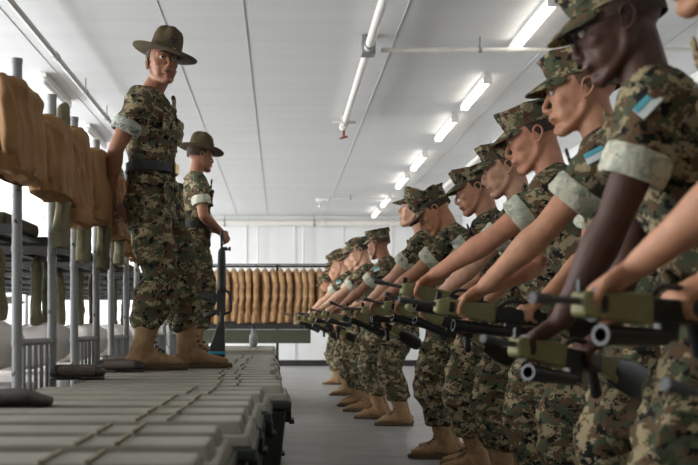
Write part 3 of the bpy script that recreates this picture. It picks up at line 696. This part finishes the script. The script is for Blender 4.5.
# fluorescent lights
ords = ['nearest', 'second', 'third', 'fourth', 'fifth', 'sixth', 'seventh', 'eighth', 'farthest']
def light(x, y, lit, label, grp):
    r_ = empty('fluorescent_light', (x, y, ZC)); tag(r_, label, 'light', grp)
    k = MB(); k.loft([[(sx*w, sy*0.64, z) for sx, sy in ((-1, -1), (1, -1), (1, 1), (-1, 1))] for z, w in ((-0.001, 0.03), (-0.045, 0.042))]); obj('housing', k, 'fixture', r_, bevel=0.005)
    k = MB(); k.tube([(0, -0.61, -0.075), (0, 0.61, -0.075)], [(0.044, 0.036)]*2, n=18, cap='round'); obj('diffuser', k, 'tube' if lit else 'fixture', r_, True)
    if lit:
        for sy in (-1, 1):
            k = MB(); k.box((0, sy*0.645, -0.07), (0.095, 0.02, 0.08)); obj('end_cap', k, 'fixture', r_, bevel=0.004)
ys = [8.55, 11.05, 13.0, 15.55, 17.65, 20.4, 22.4]
for i, y in enumerate([4.2, 6.4]+ys):
    if i >= 2: light(2.16, y, True, '%s lit fluorescent tube light visible in the row above the recruits' % (ords[i-2] if i < 8 else 'farthest'), 'lit fluorescent lights over the recruits')
for x, y, lab in ((-2.46, 11.0, 'unlit white fluorescent light above the brown coats, the nearer of two'), (-2.50, 13.6, 'unlit white fluorescent light above the brown coats, the farther of two')):
    light(x, y, False, lab, 'unlit fluorescent lights over the bunks')

# ------------------------------------------------------------------ footlockers
LT = 0.667; LH = 0.33
def locker_proto():
    r_ = empty('footlocker')
    W, D = 0.94, 0.50
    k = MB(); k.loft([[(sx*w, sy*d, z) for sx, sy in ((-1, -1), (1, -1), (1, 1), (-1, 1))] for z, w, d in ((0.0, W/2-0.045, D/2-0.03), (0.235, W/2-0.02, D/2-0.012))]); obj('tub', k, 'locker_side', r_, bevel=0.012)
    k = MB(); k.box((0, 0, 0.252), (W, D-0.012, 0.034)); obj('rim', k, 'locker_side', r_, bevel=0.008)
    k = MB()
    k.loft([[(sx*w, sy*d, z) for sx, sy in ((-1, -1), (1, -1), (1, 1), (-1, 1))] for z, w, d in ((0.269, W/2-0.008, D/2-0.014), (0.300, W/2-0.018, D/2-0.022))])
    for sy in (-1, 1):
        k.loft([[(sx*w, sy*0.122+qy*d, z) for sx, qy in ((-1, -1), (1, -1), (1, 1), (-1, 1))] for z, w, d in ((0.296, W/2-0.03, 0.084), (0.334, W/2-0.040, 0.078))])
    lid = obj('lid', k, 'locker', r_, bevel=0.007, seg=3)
    for x in (0.17, 0.25):
        s_ = MB(); s_.box((x, -0.12, 0.336), (0.010, 0.16, 0.008)); s_.box((x, 0.12, 0.336), (0.010, 0.16, 0.008)); s_.box((x-0.012, 0.0, 0.318), (0.03, 0.06, 0.020)); obj('lid_strap', s_, 'strap', lid, bevel=0.002)
    for sx in (-1, 1):
        h = MB(); h.box((sx*(W/2-0.012), 0, 0.195), (0.028, 0.16, 0.05)); h.box((sx*(W/2+0.004), 0, 0.170), (0.022, 0.12, 0.018)); obj('handle', h, 'dark', r_, bevel=0.004)
    for x in (-0.25, 0.25):
        h = MB(); h.box((x, -D/2+0.002, 0.24), (0.06, 0.016, 0.06)); obj('latch', h, 'dark', r_, bevel=0.003)
    return r_
proto = None
stacks = [(1.15, -0.10), (1.67, -0.11), (2.19, -0.105), (2.71, -0.06), (3.23, -0.055), (3.75, -0.03), (4.27, 0.045), (4.79, 0.02), (5.31, -0.01), (5.83, 0.01), (6.35, -0.02), (6.87, 0.0), (7.39, -0.02), (7.91, 0.0), (8.43, -0.01), (10.7, -0.04), (11.22, -0.03), (11.74, -0.05), (12.26, -0.04), (12.78, -0.03)]
nm = ['nearest the viewer', 'second from the viewer', 'third from the viewer', 'fourth from the viewer', 'fifth from the viewer', 'sixth from the viewer', 'seventh, jutting out furthest into the aisle', 'just before the standing instructor', 'under the front instructor near heel', 'under the front instructor boots', 'just behind the front instructor boots', 'two behind the front instructor boots', 'in front of the rear instructor', 'under the rear instructor', 'last before the gap', 'first after the gap', 'second after the gap', 'third after the gap', 'fourth after the gap', 'farthest of all']
for i, (y, xr) in enumerate(stacks):
    for lv in (0, 1):
        if proto is None: o = proto = locker_proto()
        else: o = dup(proto)
        j = 0 if lv else random.uniform(-0.015, 0.015)
        o.location = (xr-0.47+j, y, (LT-LH)*lv if lv == 0 else LT-0.333); o.rotation_euler = (0, 0, R(random.uniform(-0.5, 0.5)) if lv else 0)
        tag(o, 'olive plastic footlocker, %s of the stack %s' % ('upper' if lv else 'lower', nm[i]), 'footlocker', 'footlockers stacked along the aisle')

# things on the lockers
def cap_thing(loc, rz, label, sx=1.0):
    r_ = empty('garrison_hat', loc, R(rz)); r_.scale = (1, 1, 1.4); tag(r_, label, 'hat', 'folded hats on the footlockers')
    k = MB(); k.tube([(-0.11, 0, 0.022), (-0.07, 0, 0.024), (0.07, 0, 0.024), (0.11, 0, 0.022)], [(0.04, 0.020), (0.062, 0.024), (0.062, 0.024), (0.035, 0.018)], ref=(0, 1, 0), n=20, smooth=3)
    me = fused(k, 0.008, 2, ('case',), 0.0015, 3); put('cap_body', me, r_)
    k = MB(); k.tube([(-0.07, -0.036, 0.028), (0.07, -0.036, 0.028)], [(0.032, 0.017)]*2, ref=(0, 1, 0), n=16); obj('cap_panel', k, 'case_face', r_, True)
    k = MB(); k.tube([(-0.12, -0.03, 0.004), (-0.05, -0.078, 0.005), (0.06, -0.078, 0.005), (0.12, -0.03, 0.004)], 0.005, n=8, smooth=3); obj('cap_edging', k, 'leather', r_, True)
    return r_
cap_thing((-0.92, 4.55, LT), 4, 'dark folded hat with taupe panel lying beside the second bunk post')
cap_thing((-0.84, 5.30, LT), -3, 'dark folded hat lying on the lockers just behind the front instructor heel')
cap_thing((-0.95, 6.05, LT), 2, 'dark folded hat lying among the bunk posts behind the front instructor')
r_ = empty('dark_garment', (-0.82, 2.98, LT)); tag(r_, 'crumpled dark cloth garment lying on the lockers at lower left', 'clothing')
k = MB(); k.tube([(-0.26, 0, 0.02), (-0.1, 0.0, 0.026), (0.04, 0, 0.022), (0.13, 0.0, 0.016)], [(0.09, 0.022), (0.08, 0.026), (0.07, 0.022), (0.05, 0.014)], ref=(0, 1, 0), smooth=4, n=20); k.tube([(-0.1, -0.03, 0.035), (0.08, -0.03, 0.028)], [(0.04, 0.012)]*2, ref=(0, 1, 0))
put('folded_cloth', fused(k, 0.008, 2, ('case',), 0.004, 5), r_)
v = empty('bottle', (-0.32, 12.1, LT)); tag(v, 'small grey bottle standing on the farthest lockers', 'bottle')
k = MB(); k.tube([(0, 0, 0.04), (0, 0, 0.13), (0, 0, 0.17), (0, 0, 0.22)], [0.05, 0.052, 0.03, 0.022], n=18, smooth=3); obj('bottle_body', k, 'post', v, True)
k = MB(); k.tube([(0, 0, 0.225), (0, 0, 0.25)], 0.027, n=14, cap='flat'); obj('bottle_cap', k, 'dark', v, True)

# ------------------------------------------------------------------ bunks
def bunk_proto(W, far=False):
    """double bunk, aisle end at x=0 running to x=-2; posts at y=0 and y=W"""
    r_ = empty('bunk_bed'); r = 0.021
    for y in (0, W):
        for x in (0, -1.95):
            k = MB(); k.tube([(x, y, 0), (x, y, 1.97)], r, n=16, cap='flat'); k.tube([(x, y, 1.965), (x, y, 1.985)], r*1.1, n=16, cap='flat')
            for zz in (0.45, 0.84, 1.22): k.tube([(x, y, zz-0.012), (x, y, zz+0.012)], r*1.12, n=16, cap='flat')
            obj('bed_post', k, 'post', r_, True)
    for zt, zb in ((0.84, 0.60),):
        for x in (0, -1.95):
            k = MB(); k.tube([(x, 0, zt), (x, W, zt)], 0.015, n=12); k.tube([(x, 0, zb), (x, W, zb)], 0.013, n=12)
            for i in range(1, 6): k.tube([(x, W*i/6, zb), (x, W*i/6, zt)], 0.0085, n=10)
            obj('end_rail', k, 'post', r_, True)
    for zz in (0.50, 1.30):
        k = MB()
        for y in (0.0, W): k.box((-0.975, y, zz), (1.95, 0.02, 0.04))
        for i in range(14): k.box((-0.08-0.137*i, W/2, zz), (0.05, W, 0.012))
        obj('bed_frame', k, 'steel_dark' if zz > 1 else 'post', r_)
    for zz, mt in ((0.585, 'linen'), (1.345, 'towel2')):
        k = MB(); k.box((-0.98, W/2, zz), (1.86, W-0.06, 0.14 if zz < 1 else 0.06)); mo = obj('mattress', k, mt, r_, bevel=0.04 if zz < 1 else 0.02, seg=4)
    return r_
def pillow(loc, mat, label, sx=0.26, sy=0.24, sz=0.09, tilt=0, seed=0):
    k = MB(); rings = []
    for z in (-1, -0.8, -0.4, 0, 0.4, 0.8, 1):
        w = (1-abs(z)**2.6)**0.45+0.02
        rings.append([((abs(math.cos(t))**0.5)*math.copysign(1, math.cos(t))*sx*w, (abs(math.sin(t))**0.5)*math.copysign(1, math.sin(t))*sy*w, z*sz+0.006*math.sin(7*t+seed)) for t in [2*PI*j/32 for j in range(32)]])
    k.loft(rings); o = obj('pillow', k, mat, None, True, loc=loc, rot=(0, R(tilt), R(seed*7 % 11-5)))
    return tag(o, label, 'pillow', 'pillows on the lower bunks')
def blanket(loc, W, mat, label, h=0.07):
    k = MB(); n, m_ = 18, 12; rs = random.Random(int(loc[1]*100))
    top = [(x/n*0.62-0.31, y/m_*W-W/2, h*math.sin(PI*(x+0.5)/(n+1))**0.4*math.sin(PI*(y+0.5)/(m_+1))**0.4+0.010*math.sin(x*1.1+y*0.7)+0.006*math.sin(2.3*x-y)) for x in range(n+1) for y in range(m_+1)]
    bot = [(p[0], p[1], 0.0) for p in top]; N = len(top); fs = []
    for x in range(n):
        for y in range(m_):
            a = x*(m_+1)+y; fs.append((a, a+m_+1, a+m_+2, a+1)); fs.append((N+a, N+a+1, N+a+m_+2, N+a+m_+1))
    for x in range(n):
        a = x*(m_+1); fs.append((a, N+a, N+a+m_+1, a+m_+1)); a += m_; fs.append((a+m_+1, N+a+m_+1, N+a, a))
    for y in range(m_):
        a = y; fs.append((a+1, N+a+1, N+a, a)); a += n*(m_+1); fs.append((a, N+a, N+a+1, a+1))
    k.add(top+bot, fs); o = obj('folded_blanket', k, mat, None, True, loc=loc)
    return tag(o, label, 'blanket', 'folded blankets on the lower bunks')
bw = 0.62; starts = [4.03, 5.15, 6.27, 7.39, 8.51, 9.63, 10.75, 11.87, 12.99]
bp = bunk_proto(bw); XB = -1.06
pn = ['nearest', 'second', 'third', 'fourth', 'fifth', 'sixth', 'seventh', 'eighth', 'ninth']
for i, y in enumerate(starts):
    o = bp if i == 0 else dup(bp)
    o.location = (XB, y, 0); tag(o, 'grey steel double bunk beside the footlockers, %s in its row along the aisle' % pn[i], 'bunk bed', 'bunks in the row beside the aisle')
    if i < 8:
        pillow((XB-0.30, y+bw/2, 0.80), 'linen', 'white pillow on the lower bed of the %s aisle bunk' % pn[i], 0.22, 0.24, 0.12, -12, i)
        blanket((XB-0.98, y+bw/2, 0.656), bw-0.1, 'blanket' if i in (0, 2, 5) else 'blanket_pink', '%s blanket on the lower bed of the %s aisle bunk' % ('green' if i in (0, 2, 5) else 'beige', pn[i]))
for i in range(7):
    o = dup(bp); o.location = (XB-2.9, 6.0+1.5*i, 0)
    tag(o, 'grey steel double bunk in the far left row, %s of that row' % ords[i], 'bunk bed', 'bunks in the far left row')
    pillow((XB-2.9-0.34, 6.0+1.5*i+bw/2, 0.77), 'linen', 'white pillow on the %s bunk of the far left row' % ords[i], 0.22, 0.26, 0.10, -10, i)

# brown coats hung at the bunk tops and shirts hung from the rails
def sring(cx, cy, z, a, b2, e=0.55, n=36, tilt=0.0):
    return [(cx+a*math.copysign(abs(math.cos(t))**e, math.cos(t)), cy+b2*math.copysign(abs(math.sin(t))**e, math.sin(t)), z+tilt*math.cos(t)) for t in [2*PI*j/n for j in range(n)]]
def hung_coat(loc, w, h, d, label, seed, rz=0):
    r_ = empty('brown_coat', loc, R(rz)); tag(r_, label, 'coat', 'brown coats hanging from the bunk tops')
    rs = random.Random(seed); k = MB(); rings = []
    for t, a, b2 in ((0.0, 0.55, 0.60), (0.02, 0.80, 0.80), (0.07, 0.95, 0.93), (0.25, 0.98, 1.0), (0.5, 1.02, 1.03), (0.75, 1.08, 1.05), (0.93, 1.06, 1.02), (0.98, 1.0, 0.98), (1.0, 0.86, 0.86)):
        rings.append(sring(rs.uniform(-.008, .008), rs.uniform(-.01, .01), -h*t, d*a, w*0.5*b2, 0.62, tilt=0.015*rs.uniform(-1, 1)))
    k.loft(rings[::-1])
    for s in (-1, 1):
        k.tube([(0, s*w*0.36, -0.06), (d*0.35, s*w*0.50, -0.35*h), (d*0.45, s*w*0.50, -0.80*h)], [(d*0.42, w*0.16), (d*0.44, w*0.15), (d*0.38, w*0.13)], ref=(1, 0, 0), smooth=3)
    put('coat_body', fused(k, 0.009, 2, ('bag',), 0.0045, seed, 'vert'), r_)
    k = MB(); rr = [sring(0, 0, -h*t, d*q, w*0.5*q, 0.62) for t, q in ((0.86, 1.07), (0.87, 1.10), (0.99, 1.08), (1.0, 1.02))]
    k.loft(rr, cap=False); obj('waistband', k, 'bag', r_, True)
    k = MB(); k.tube([(0.0, -w*0.52, -0.10), (0.0, -w*0.55, -0.5*h), (0, -w*0.55, -0.98*h)], 0.005, n=8); obj('zip_seam', k, 'bag_dark', r_, True)
    k = MB(); k.tube([(0.0, -w*0.25, 0.0), (0.0, 0, 0.006), (0, w*0.25, 0.0)], [(0.03, 0.012)]*3, n=12, smooth=3); obj('collar', k, 'bag', r_, True)
    return r_
def hung_shirt(loc, w, h, label, seed, mat='towel', rz=0):
    r_ = empty('hanging_shirt', loc, R(rz)); tag(r_, label, 'shirt', 'green shirts hanging from the bunks')
    rs = random.Random(seed+50); k = MB(); rings = []
    for t, a, b2 in ((0.0, 0.45, 0.75), (0.03, 0.8, 0.95), (0.12, 1.0, 1.0), (0.4, 1.0, 0.97), (0.7, 1.1, 1.0), (0.97, 1.15, 1.04), (1.0, 1.0, 1.0)):
        rings.append(sring(rs.uniform(-.004, .004), rs.uniform(-.006, .006), -h*t, 0.026*a, w*0.5*b2, 0.6, tilt=0.010*rs.uniform(-1, 1)))
    k.loft(rings[::-1]); put('shirt_cloth', fused(k, 0.0075, 1, (mat,), 0.0045, seed, 'vert'), r_)
    k = MB(); k.loft([sring(0, 0, -h*t, 0.026*q, w*0.5*q, 0.6) for t, q in ((0.90, 1.12), (0.91, 1.18), (0.995, 1.18), (1.0, 1.1))], cap=False); obj('hem', k, mat, r_, True)
    return r_
XC = XB+0.0
coats = [  # x, y, ztop, w, h, d
 (-1.00, 3.80, 1.82, 0.44, 0.35, 0.070), (-0.99, 4.34, 1.80, 0.36, 0.33, 0.068), (-1.0, 4.88, 1.86, 0.32, 0.46, 0.068), (-1.0, 5.42, 1.85, 0.38, 0.38, 0.065),
 (-1.0, 6.02, 1.80, 0.40, 0.36, 0.07), (-1.0, 6.60, 1.80, 0.36, 0.42, 0.07), (-1.0, 7.15, 1.80, 0.36, 0.42, 0.07), (-1.0, 7.8, 1.80, 0.38, 0.42, 0.07), (-1.0, 9.1, 1.80, 0.36, 0.42, 0.07)]
cn = ['cut by the left edge of the picture', 'with a boxy hem between the first two posts', 'between the second and third posts', 'between the third and fourth posts', 'just left of the front instructor elbow', 'behind the front instructor arm', 'half hidden behind the front instructor', 'hidden behind the front instructor back', 'farthest along the bunks']
for i, (x, y, z, w, h, d) in enumerate(coats):
    hung_coat((x, y, z), w, h, d, 'brown coat hanging %s' % cn[i], i*5+1)
shirts = [(-1.005, 4.61, 1.93, .13, .66, 0), (-1.01, 5.13, 1.92, .13, .68, 0), (-1.01, 5.69, 1.9, .13, .66, 0), (-1.01, 6.28, 1.9, .12, .6, 0),
 (-1.30, 4.3, 1.28, .16, .42, 1), (-1.34, 4.75, 1.28, .2, .40, 0), (-1.30, 5.35, 1.28, .18, .42, 0), (-1.32, 5.7, 1.28, .16, .44, 1), (-1.30, 6.45, 1.28, .17, .42, 0), (-1.32, 7.1, 1.28, .2, .44, 1), (-1.30, 7.8, 1.28, .18, .42, 0), (-1.3, 8.4, 1.28, .2, .42, 1), (-1.5, 5.2, 1.28, .2, .42, 1), (-1.52, 6.9, 1.28, .2, .42, 0)]
sn_ = ['upper', 'lower']
ptn = ['pale olive shirt hanging high just right of the nearest tall post', 'pale olive shirt hanging high beside the third post', 'pale olive shirt hanging high beside the fourth post', 'pale olive shirt hanging high by the instructor elbow',
 'dark green shirt hanging low behind the nearest post', 'olive shirt hanging low right of the nearest post', 'olive shirt hanging low behind the third post', 'dark green shirt hanging low between third and fourth posts', 'olive shirt hanging low beside the fifth post', 'dark green shirt hanging low left of the instructor legs', 'olive shirt hanging low behind the instructor legs', 'dark green shirt hanging low behind the rear instructor', 'dark green shirt hanging deeper under the second bunk', 'olive shirt hanging deeper under the third bunk']
for i, (x, y, z, w, h, mt) in enumerate(shirts):
    hung_shirt((x, y, z), w*(0.6 if z < 1.5 else 1), h*(0.85 if z < 1.5 else 1), ptn[i], i*3+2, 'towel2' if mt else 'towel', 0)

# ------------------------------------------------------------------ coat rack at the back
r_ = empty('coat_rack', (0, 19.0, 0)); tag(r_, 'long dark rail and shelf rack carrying tan coats at the back wall', 'coat rack')
k = MB(); k.tube([(-2.3, 0, 2.07), (2.2, 0, 2.07)], 0.022, n=12, cap='flat'); k.box((-0.05, 0, 2.11), (4.5, 0.03, 0.02)); obj('rail', k, 'dark', r_, True)
k = MB(); k.box((-0.05, 0.1, 0.95), (4.5, 0.5, 0.15)); obj('shelf', k, 'dark', r_, bevel=0.01)
for x in (-2.3, -0.05, 2.2):
    k = MB(); k.box((x, 0.2, 1.06), (0.05, 0.05, 2.12)); obj('upright', k, 'dark', r_)
k = MB(); k.box((-0.62, -0.10, 0.74), (2.4, 0.03, 0.26)); obj('front_board', k, 'board', r_, bevel=0.004)
def coat_proto():
    c_ = empty('tan_coat')
    k = MB(); h = 1.05
    rings = []
    for z, a, b2, cx in ((-0.03, 0.030, 0.045, 0), (-0.06, 0.046, 0.10, 0), (-0.10, 0.062, 0.20, 0.002), (-0.20, 0.068, 0.23, 0.004), (-0.45, 0.064, 0.235, -0.004), (-0.62, 0.070, 0.24, 0.004), (-0.85, 0.074, 0.245, 0.0), (-1.03, 0.076, 0.25, -0.004), (-1.05, 0.070, 0.245, -0.004)):
        rings.append(sring(cx, 0, z, a, b2, 0.75))
    k.loft(rings[::-1]); put('coat_body', fused(k, 0.012, 1, ('coat',), 0.007, 4, 'vert'), c_)
    k = MB(); k.tube([(0.0, -0.20, -0.16), (0.03, -0.27, -0.42), (0.01, -0.24, -0.72)], [0.055, 0.052, 0.045], smooth=3, n=12, ref=(1, 0, 0)); s_ = put('sleeve', fused(k, 0.014, 2, ('coat',), 0.005, 8), c_)
    k = MB(); k.tube([(0.01, -0.24, -0.72), (0.01, -0.238, -0.77)], 0.044, n=12); obj('sleeve_cuff', k, 'coat_dark', s_, True)
    k = MB(); k.tube([(0, -0.03, -0.08), (0, 0.0, -0.035), (0, 0.05, -0.07)], 0.028, n=10, smooth=3); obj('collar', k, 'coat', c_, True)
    k = MB(); k.tube([(0, 0, -0.05), (0, 0, 0.02), (0, 0.02, 0.035), (0, 0.035, 0.02)], 0.004, n=6); obj('hanger_hook', k, 'dark', c_, True)
    return c_
cp = None; xs = []
x = -1.62
while x < 1.45:
    if not (-0.40 < x < -0.30): xs.append(x)
    x += 0.148
for i, x in enumerate(xs):
    if cp is None: o = cp = coat_proto()
    else: o = dup(cp)
    o.location = (x, 19.0, 2.05); o.rotation_euler = (0, 0, R(random.uniform(-9, 9)))
    sc_ = random.uniform(0.96, 1.03); o.scale = (1.0, 1.0, sc_)
    tag(o, 'long tan coat hanging side-on from the rail by the back wall', 'coat', 'tan coats on the rail by the back wall')

# ------------------------------------------------------------------ instructors
def di_common(**k): return k
DI1, _j = person('di1', (-0.70, 5.62, LT), 78, 'campaign-hatted person standing on the footlockers, hands behind back, looking towards the viewer',
       dict(lean=-0.005, wR=(-0.12, 0.22, 0.93), wL=(0.13, 0.22, 0.90), pR=(-0.9, 0.25, -0.3), pL=(0.9, 0.3, -0.3), hR=((0.7, 0.3, -0.45), (0.2, -1, 0), (20, 30, 25), 1), hL=((-0.7, 0.25, -0.4), (0, -1, 0), (20, 30, 25), -1),
            yaw=-52, pitch=0, roll=2, head=(0, -0.065, 0.158), aR=(-0.165, 0.02, 0.10), aL=(0.165, -0.13, 0.10), toeR=22, toeL=16, hatp=8, hatr=11, bag=1.06, shw=0.185), 'brown', 'hair', 'camo_grey', 'campaign', 0.0055, 1, belt=True)
DI1.scale = (1.038,)*3
person('di2', (-0.70, 8.30, LT), 100, 'campaign-hatted person seen from behind, standing on the footlockers with hands folded over a rifle muzzle',
       dict(lean=0.03, hip=0.93, wR=(-0.06, -0.20, 1.035), wL=(0.06, -0.19, 1.045), pR=(-0.8, 0.5, -0.3), pL=(0.8, 0.5, -0.3), hR=((0.25, -0.5, -0.6), (0.8, 0.1, -0.3), (35, 50, 30), 1), hL=((-0.35, -0.5, -0.4), (-0.6, 0.1, -0.8), (30, 45, 30), -1),
            yaw=22, pitch=4, head=(0, -0.035, 0.165), aR=(-0.14, 0.03, 0.10), aL=(0.14, 0.03, 0.10), toeR=0, toeL=8, hatp=6), 'brown', 'hair', 'camo_pale', 'campaign', 0.008, 2, belt=True)
black_rifle('rifle', (-0.465, 7.98, LT), (0, 0, R(80)), 'black rifle with blue tape on its stock standing upright on the footlockers')

# ------------------------------------------------------------------ recruits
rp = None
def recruit(i, Y, X, label, rlabel, skin, cuff='camo_pale', vox=0.008, hair='hair', pitch=20, yaw=0, lean=0.17, head=(0, -0.06, 0.15), patch=False, glasses=False, dz=0, heading=-107, wL=(0.09, -0.57, 0.99), wR=(-0.08, -0.33, 0.99), fat=1.0, sc=1.0, nose=1.0, rifle=True, roll=0, hatp=-2):
    global rp
    rs = random.Random(i*13+5)
    dz += (0.05, -0.06, 0.0)[i % 3]*(i > 3)
    wL = V(wL)+V((rs.uniform(-.015, .015), rs.uniform(-.02, .02), dz)); wR = V(wR)+V((rs.uniform(-.015, .015), rs.uniform(-.02, .02), dz))
    dL = V((-0.35, -0.60, -0.42)); dR = V((0.45, -0.60, -0.35)); n_ = V((0, -0.15, -1))
    o, J = person('recruit', (X, Y, 0), heading, label, dict(lean=lean, hip=0.915, hipy=0.05, wL=wL, wR=wR, pL=(0.75, 0.2, -0.6), pR=(-0.75, 0.2, -0.6),
        hL=(dL, n_, (48, 55, 35), 1), hR=(dR, n_, (48, 55, 35), -1), pitch=pitch, yaw=yaw, roll=roll, head=head, aL=(0.13+rs.uniform(-.02, .03), rs.uniform(-0.02, 0.07), 0.10), aR=(-0.13, rs.uniform(0.0, 0.06), 0.10), fat=fat, nose=nose, hatp=hatp, bag=1.04),
        skin, hair, cuff, 'cap', vox, i+30, patch, glasses, 'recruits standing in a rank')
    sc *= 1.035; o.scale = (sc,)*3
    # rifle axis through both palms
    if rifle:
        a = J['wR']+dR.normalized()*0.078+V((0, 0, -0.040)); b2 = J['wL']+dL.normalized()*0.078+V((0, 0, -0.040))
        d = (b2-a).normalized()
        up = V((0, 0, 1)); xx = d.cross(up).normalized(); up = xx.cross(d)
        Mr = Matrix((xx, d, up)).transposed().to_4x4(); Mr.translation = a-d*0.02
        Mw = Matrix.Translation((X, Y, 0)) @ Matrix.Rotation(R(heading), 4, 'Z') @ Matrix.Scale(sc, 4) @ Mr
        if rp is None: q = rp = drill_rifle()
        else: q = dup(rp)
        q.matrix_basis = Mw; q.scale = (1, 1, 1); tag(q, rlabel, 'rifle', 'rifles held by the rank of recruits')

recruit(15, 1.50, 1.13, 'person beyond the right edge with only a hand on a low rifle in view', 'blurred low rifle poking in at the bottom right corner', 'mid', vox=0.009, wL=(0.04, -0.30, 0.76), wR=(-0.14, -0.14, 0.80), sc=0.88)
recruit(0, 1.93, 1.06, 'person at the far right edge, only bare forearm and chin in view', 'blurred rifle under the bare forearm at the right edge', 'mid', lean=0.19, pitch=16, vox=0.006, wL=(0.15, -0.35, 0.985), wR=(-0.12, -0.21, 0.97))
recruit(1, 2.50, 1.06, 'dark-skinned person in camouflage with glasses and cap, pale rolled cuff, looking down', 'blurred rifle held by the dark-skinned recruit', 'dark', vox=0.006, patch=True, glasses=True, pitch=20, fat=1.06, lean=0.19, nose=0.98, wL=(0.14, -0.36, 0.83), wR=(-0.12, -0.21, 0.83))
recruit(2, 3.22, 1.16, 'light-skinned person in camouflage, mouth open, just behind the dark-skinned recruit', 'rifle held by the open-mouthed recruit', 'mid', vox=0.006, patch=True, pitch=10, hair='hair_fair', wL=(0.09, -0.50, 0.95), wR=(-0.08, -0.29, 0.97))
recruit(3, 3.98, 1.23, 'person whose face is half overlapped by the open-mouthed recruit in front', 'rifle held by the third recruit from the viewer', 'red', vox=0.007, pitch=20, lean=0.2, wL=(0.13, -0.60, 1.06), wR=(-0.08, -0.37, 1.03))
recruit(4, 4.80, 1.27, 'fair person in a camouflage cap looking down, mottled green pale cuff', 'rifle held by the fair recruit in mid rank', 'fair', vox=0.007, pitch=16, hair='hair_fair')
recruit(5, 5.55, 1.27, 'person in camouflage with a grey mottled rolled cuff, cap bill low over the eyes', 'rifle held by the recruit with the grey mottled cuff', 'mid', cuff='camo_grey', vox=0.007, pitch=18)
recruit(6, 6.30, 1.22, 'person bowing the head deeply so the cap hides the brow', 'rifle held by the deeply bowing recruit', 'tan', vox=0.008, pitch=38, lean=0.20, head=(0, -0.09, 0.12))
recruit(7, 7.05, 1.14, 'person with the chin raised, peering out past the bowed recruit', 'rifle held by the recruit with raised chin', 'fair', vox=0.008, pitch=-8, head=(0, -0.04, 0.17), lean=0.18, sc=1.03)
recruit(8, 9.35, 1.10, 'tall brown-skinned person leading the distant group, face turned away', 'rifle held by the tall recruit leading the distant group', 'brown', vox=0.009, patch=True, pitch=12, yaw=-25, sc=1.01)
recruit(9, 10.05, 0.98, 'person with pale glasses half hidden behind the tall leading recruit', 'rifle held by the half hidden recruit with glasses', 'fair', vox=0.010, pitch=18, glasses=True)
recruit(10, 10.85, 0.98, 'person squeezed into the distant group behind the recruit with glasses', 'rifle held low in the middle of the distant group', 'fair', vox=0.010, pitch=22)
recruit(11, 11.6, 0.88, 'fair person bowing at the left end of the distant group, patch on shoulder', 'rifle held by the leftmost bowing recruit', 'fair', vox=0.010, patch=True, pitch=30, head=(0, -0.08, 0.14), hair='hair_fair')
recruit(12, 12.4, 1.04, 'person whose cap shows behind the leftmost bowing recruit', 'rifle held behind the leftmost bowing recruit', 'red', vox=0.011, pitch=15)
recruit(13, 13.4, 0.94, 'person standing second last in the rank, mostly hidden', 'rifle of the second last recruit', 'mid', vox=0.012, pitch=15)
recruit(14, 16.0, 0.92, 'last small person of the rank, low before the tan coats', 'rifle of the last recruit in the rank', 'tan', vox=0.012, pitch=25, sc=0.97)

# ------------------------------------------------------------------ camera, world
W = bpy.data.worlds.new('World'); bpy.context.scene.world = W; W.use_nodes = True
W.node_tree.nodes['Background'].inputs[0].default_value = (0.8, 0.88, 1, 1); W.node_tree.nodes['Background'].inputs[1].default_value = 0.5
cam = bpy.data.cameras.new('camera'); co = bpy.data.objects.new('camera', cam); C.objects.link(co)
co.location = (0, 0, 0.9); co.rotation_euler = (R(90), 0, 0)
cam.sensor_width = 36; cam.lens = 36*1000/698; cam.shift_x = (349-280)/698; cam.shift_y = (328-232.5)/698
cam.clip_start = 0.05; cam.dof.use_dof = True; cam.dof.focus_distance = 5.7; cam.dof.aperture_fstop = 4.2
bpy.context.scene.camera = co
sc = bpy.context.scene
sc.view_settings.view_transform = 'Standard'; sc.view_settings.look = 'None'; sc.view_settings.exposure = 0.2; sc.view_settings.gamma = 1
sc.view_settings.use_curve_mapping = False
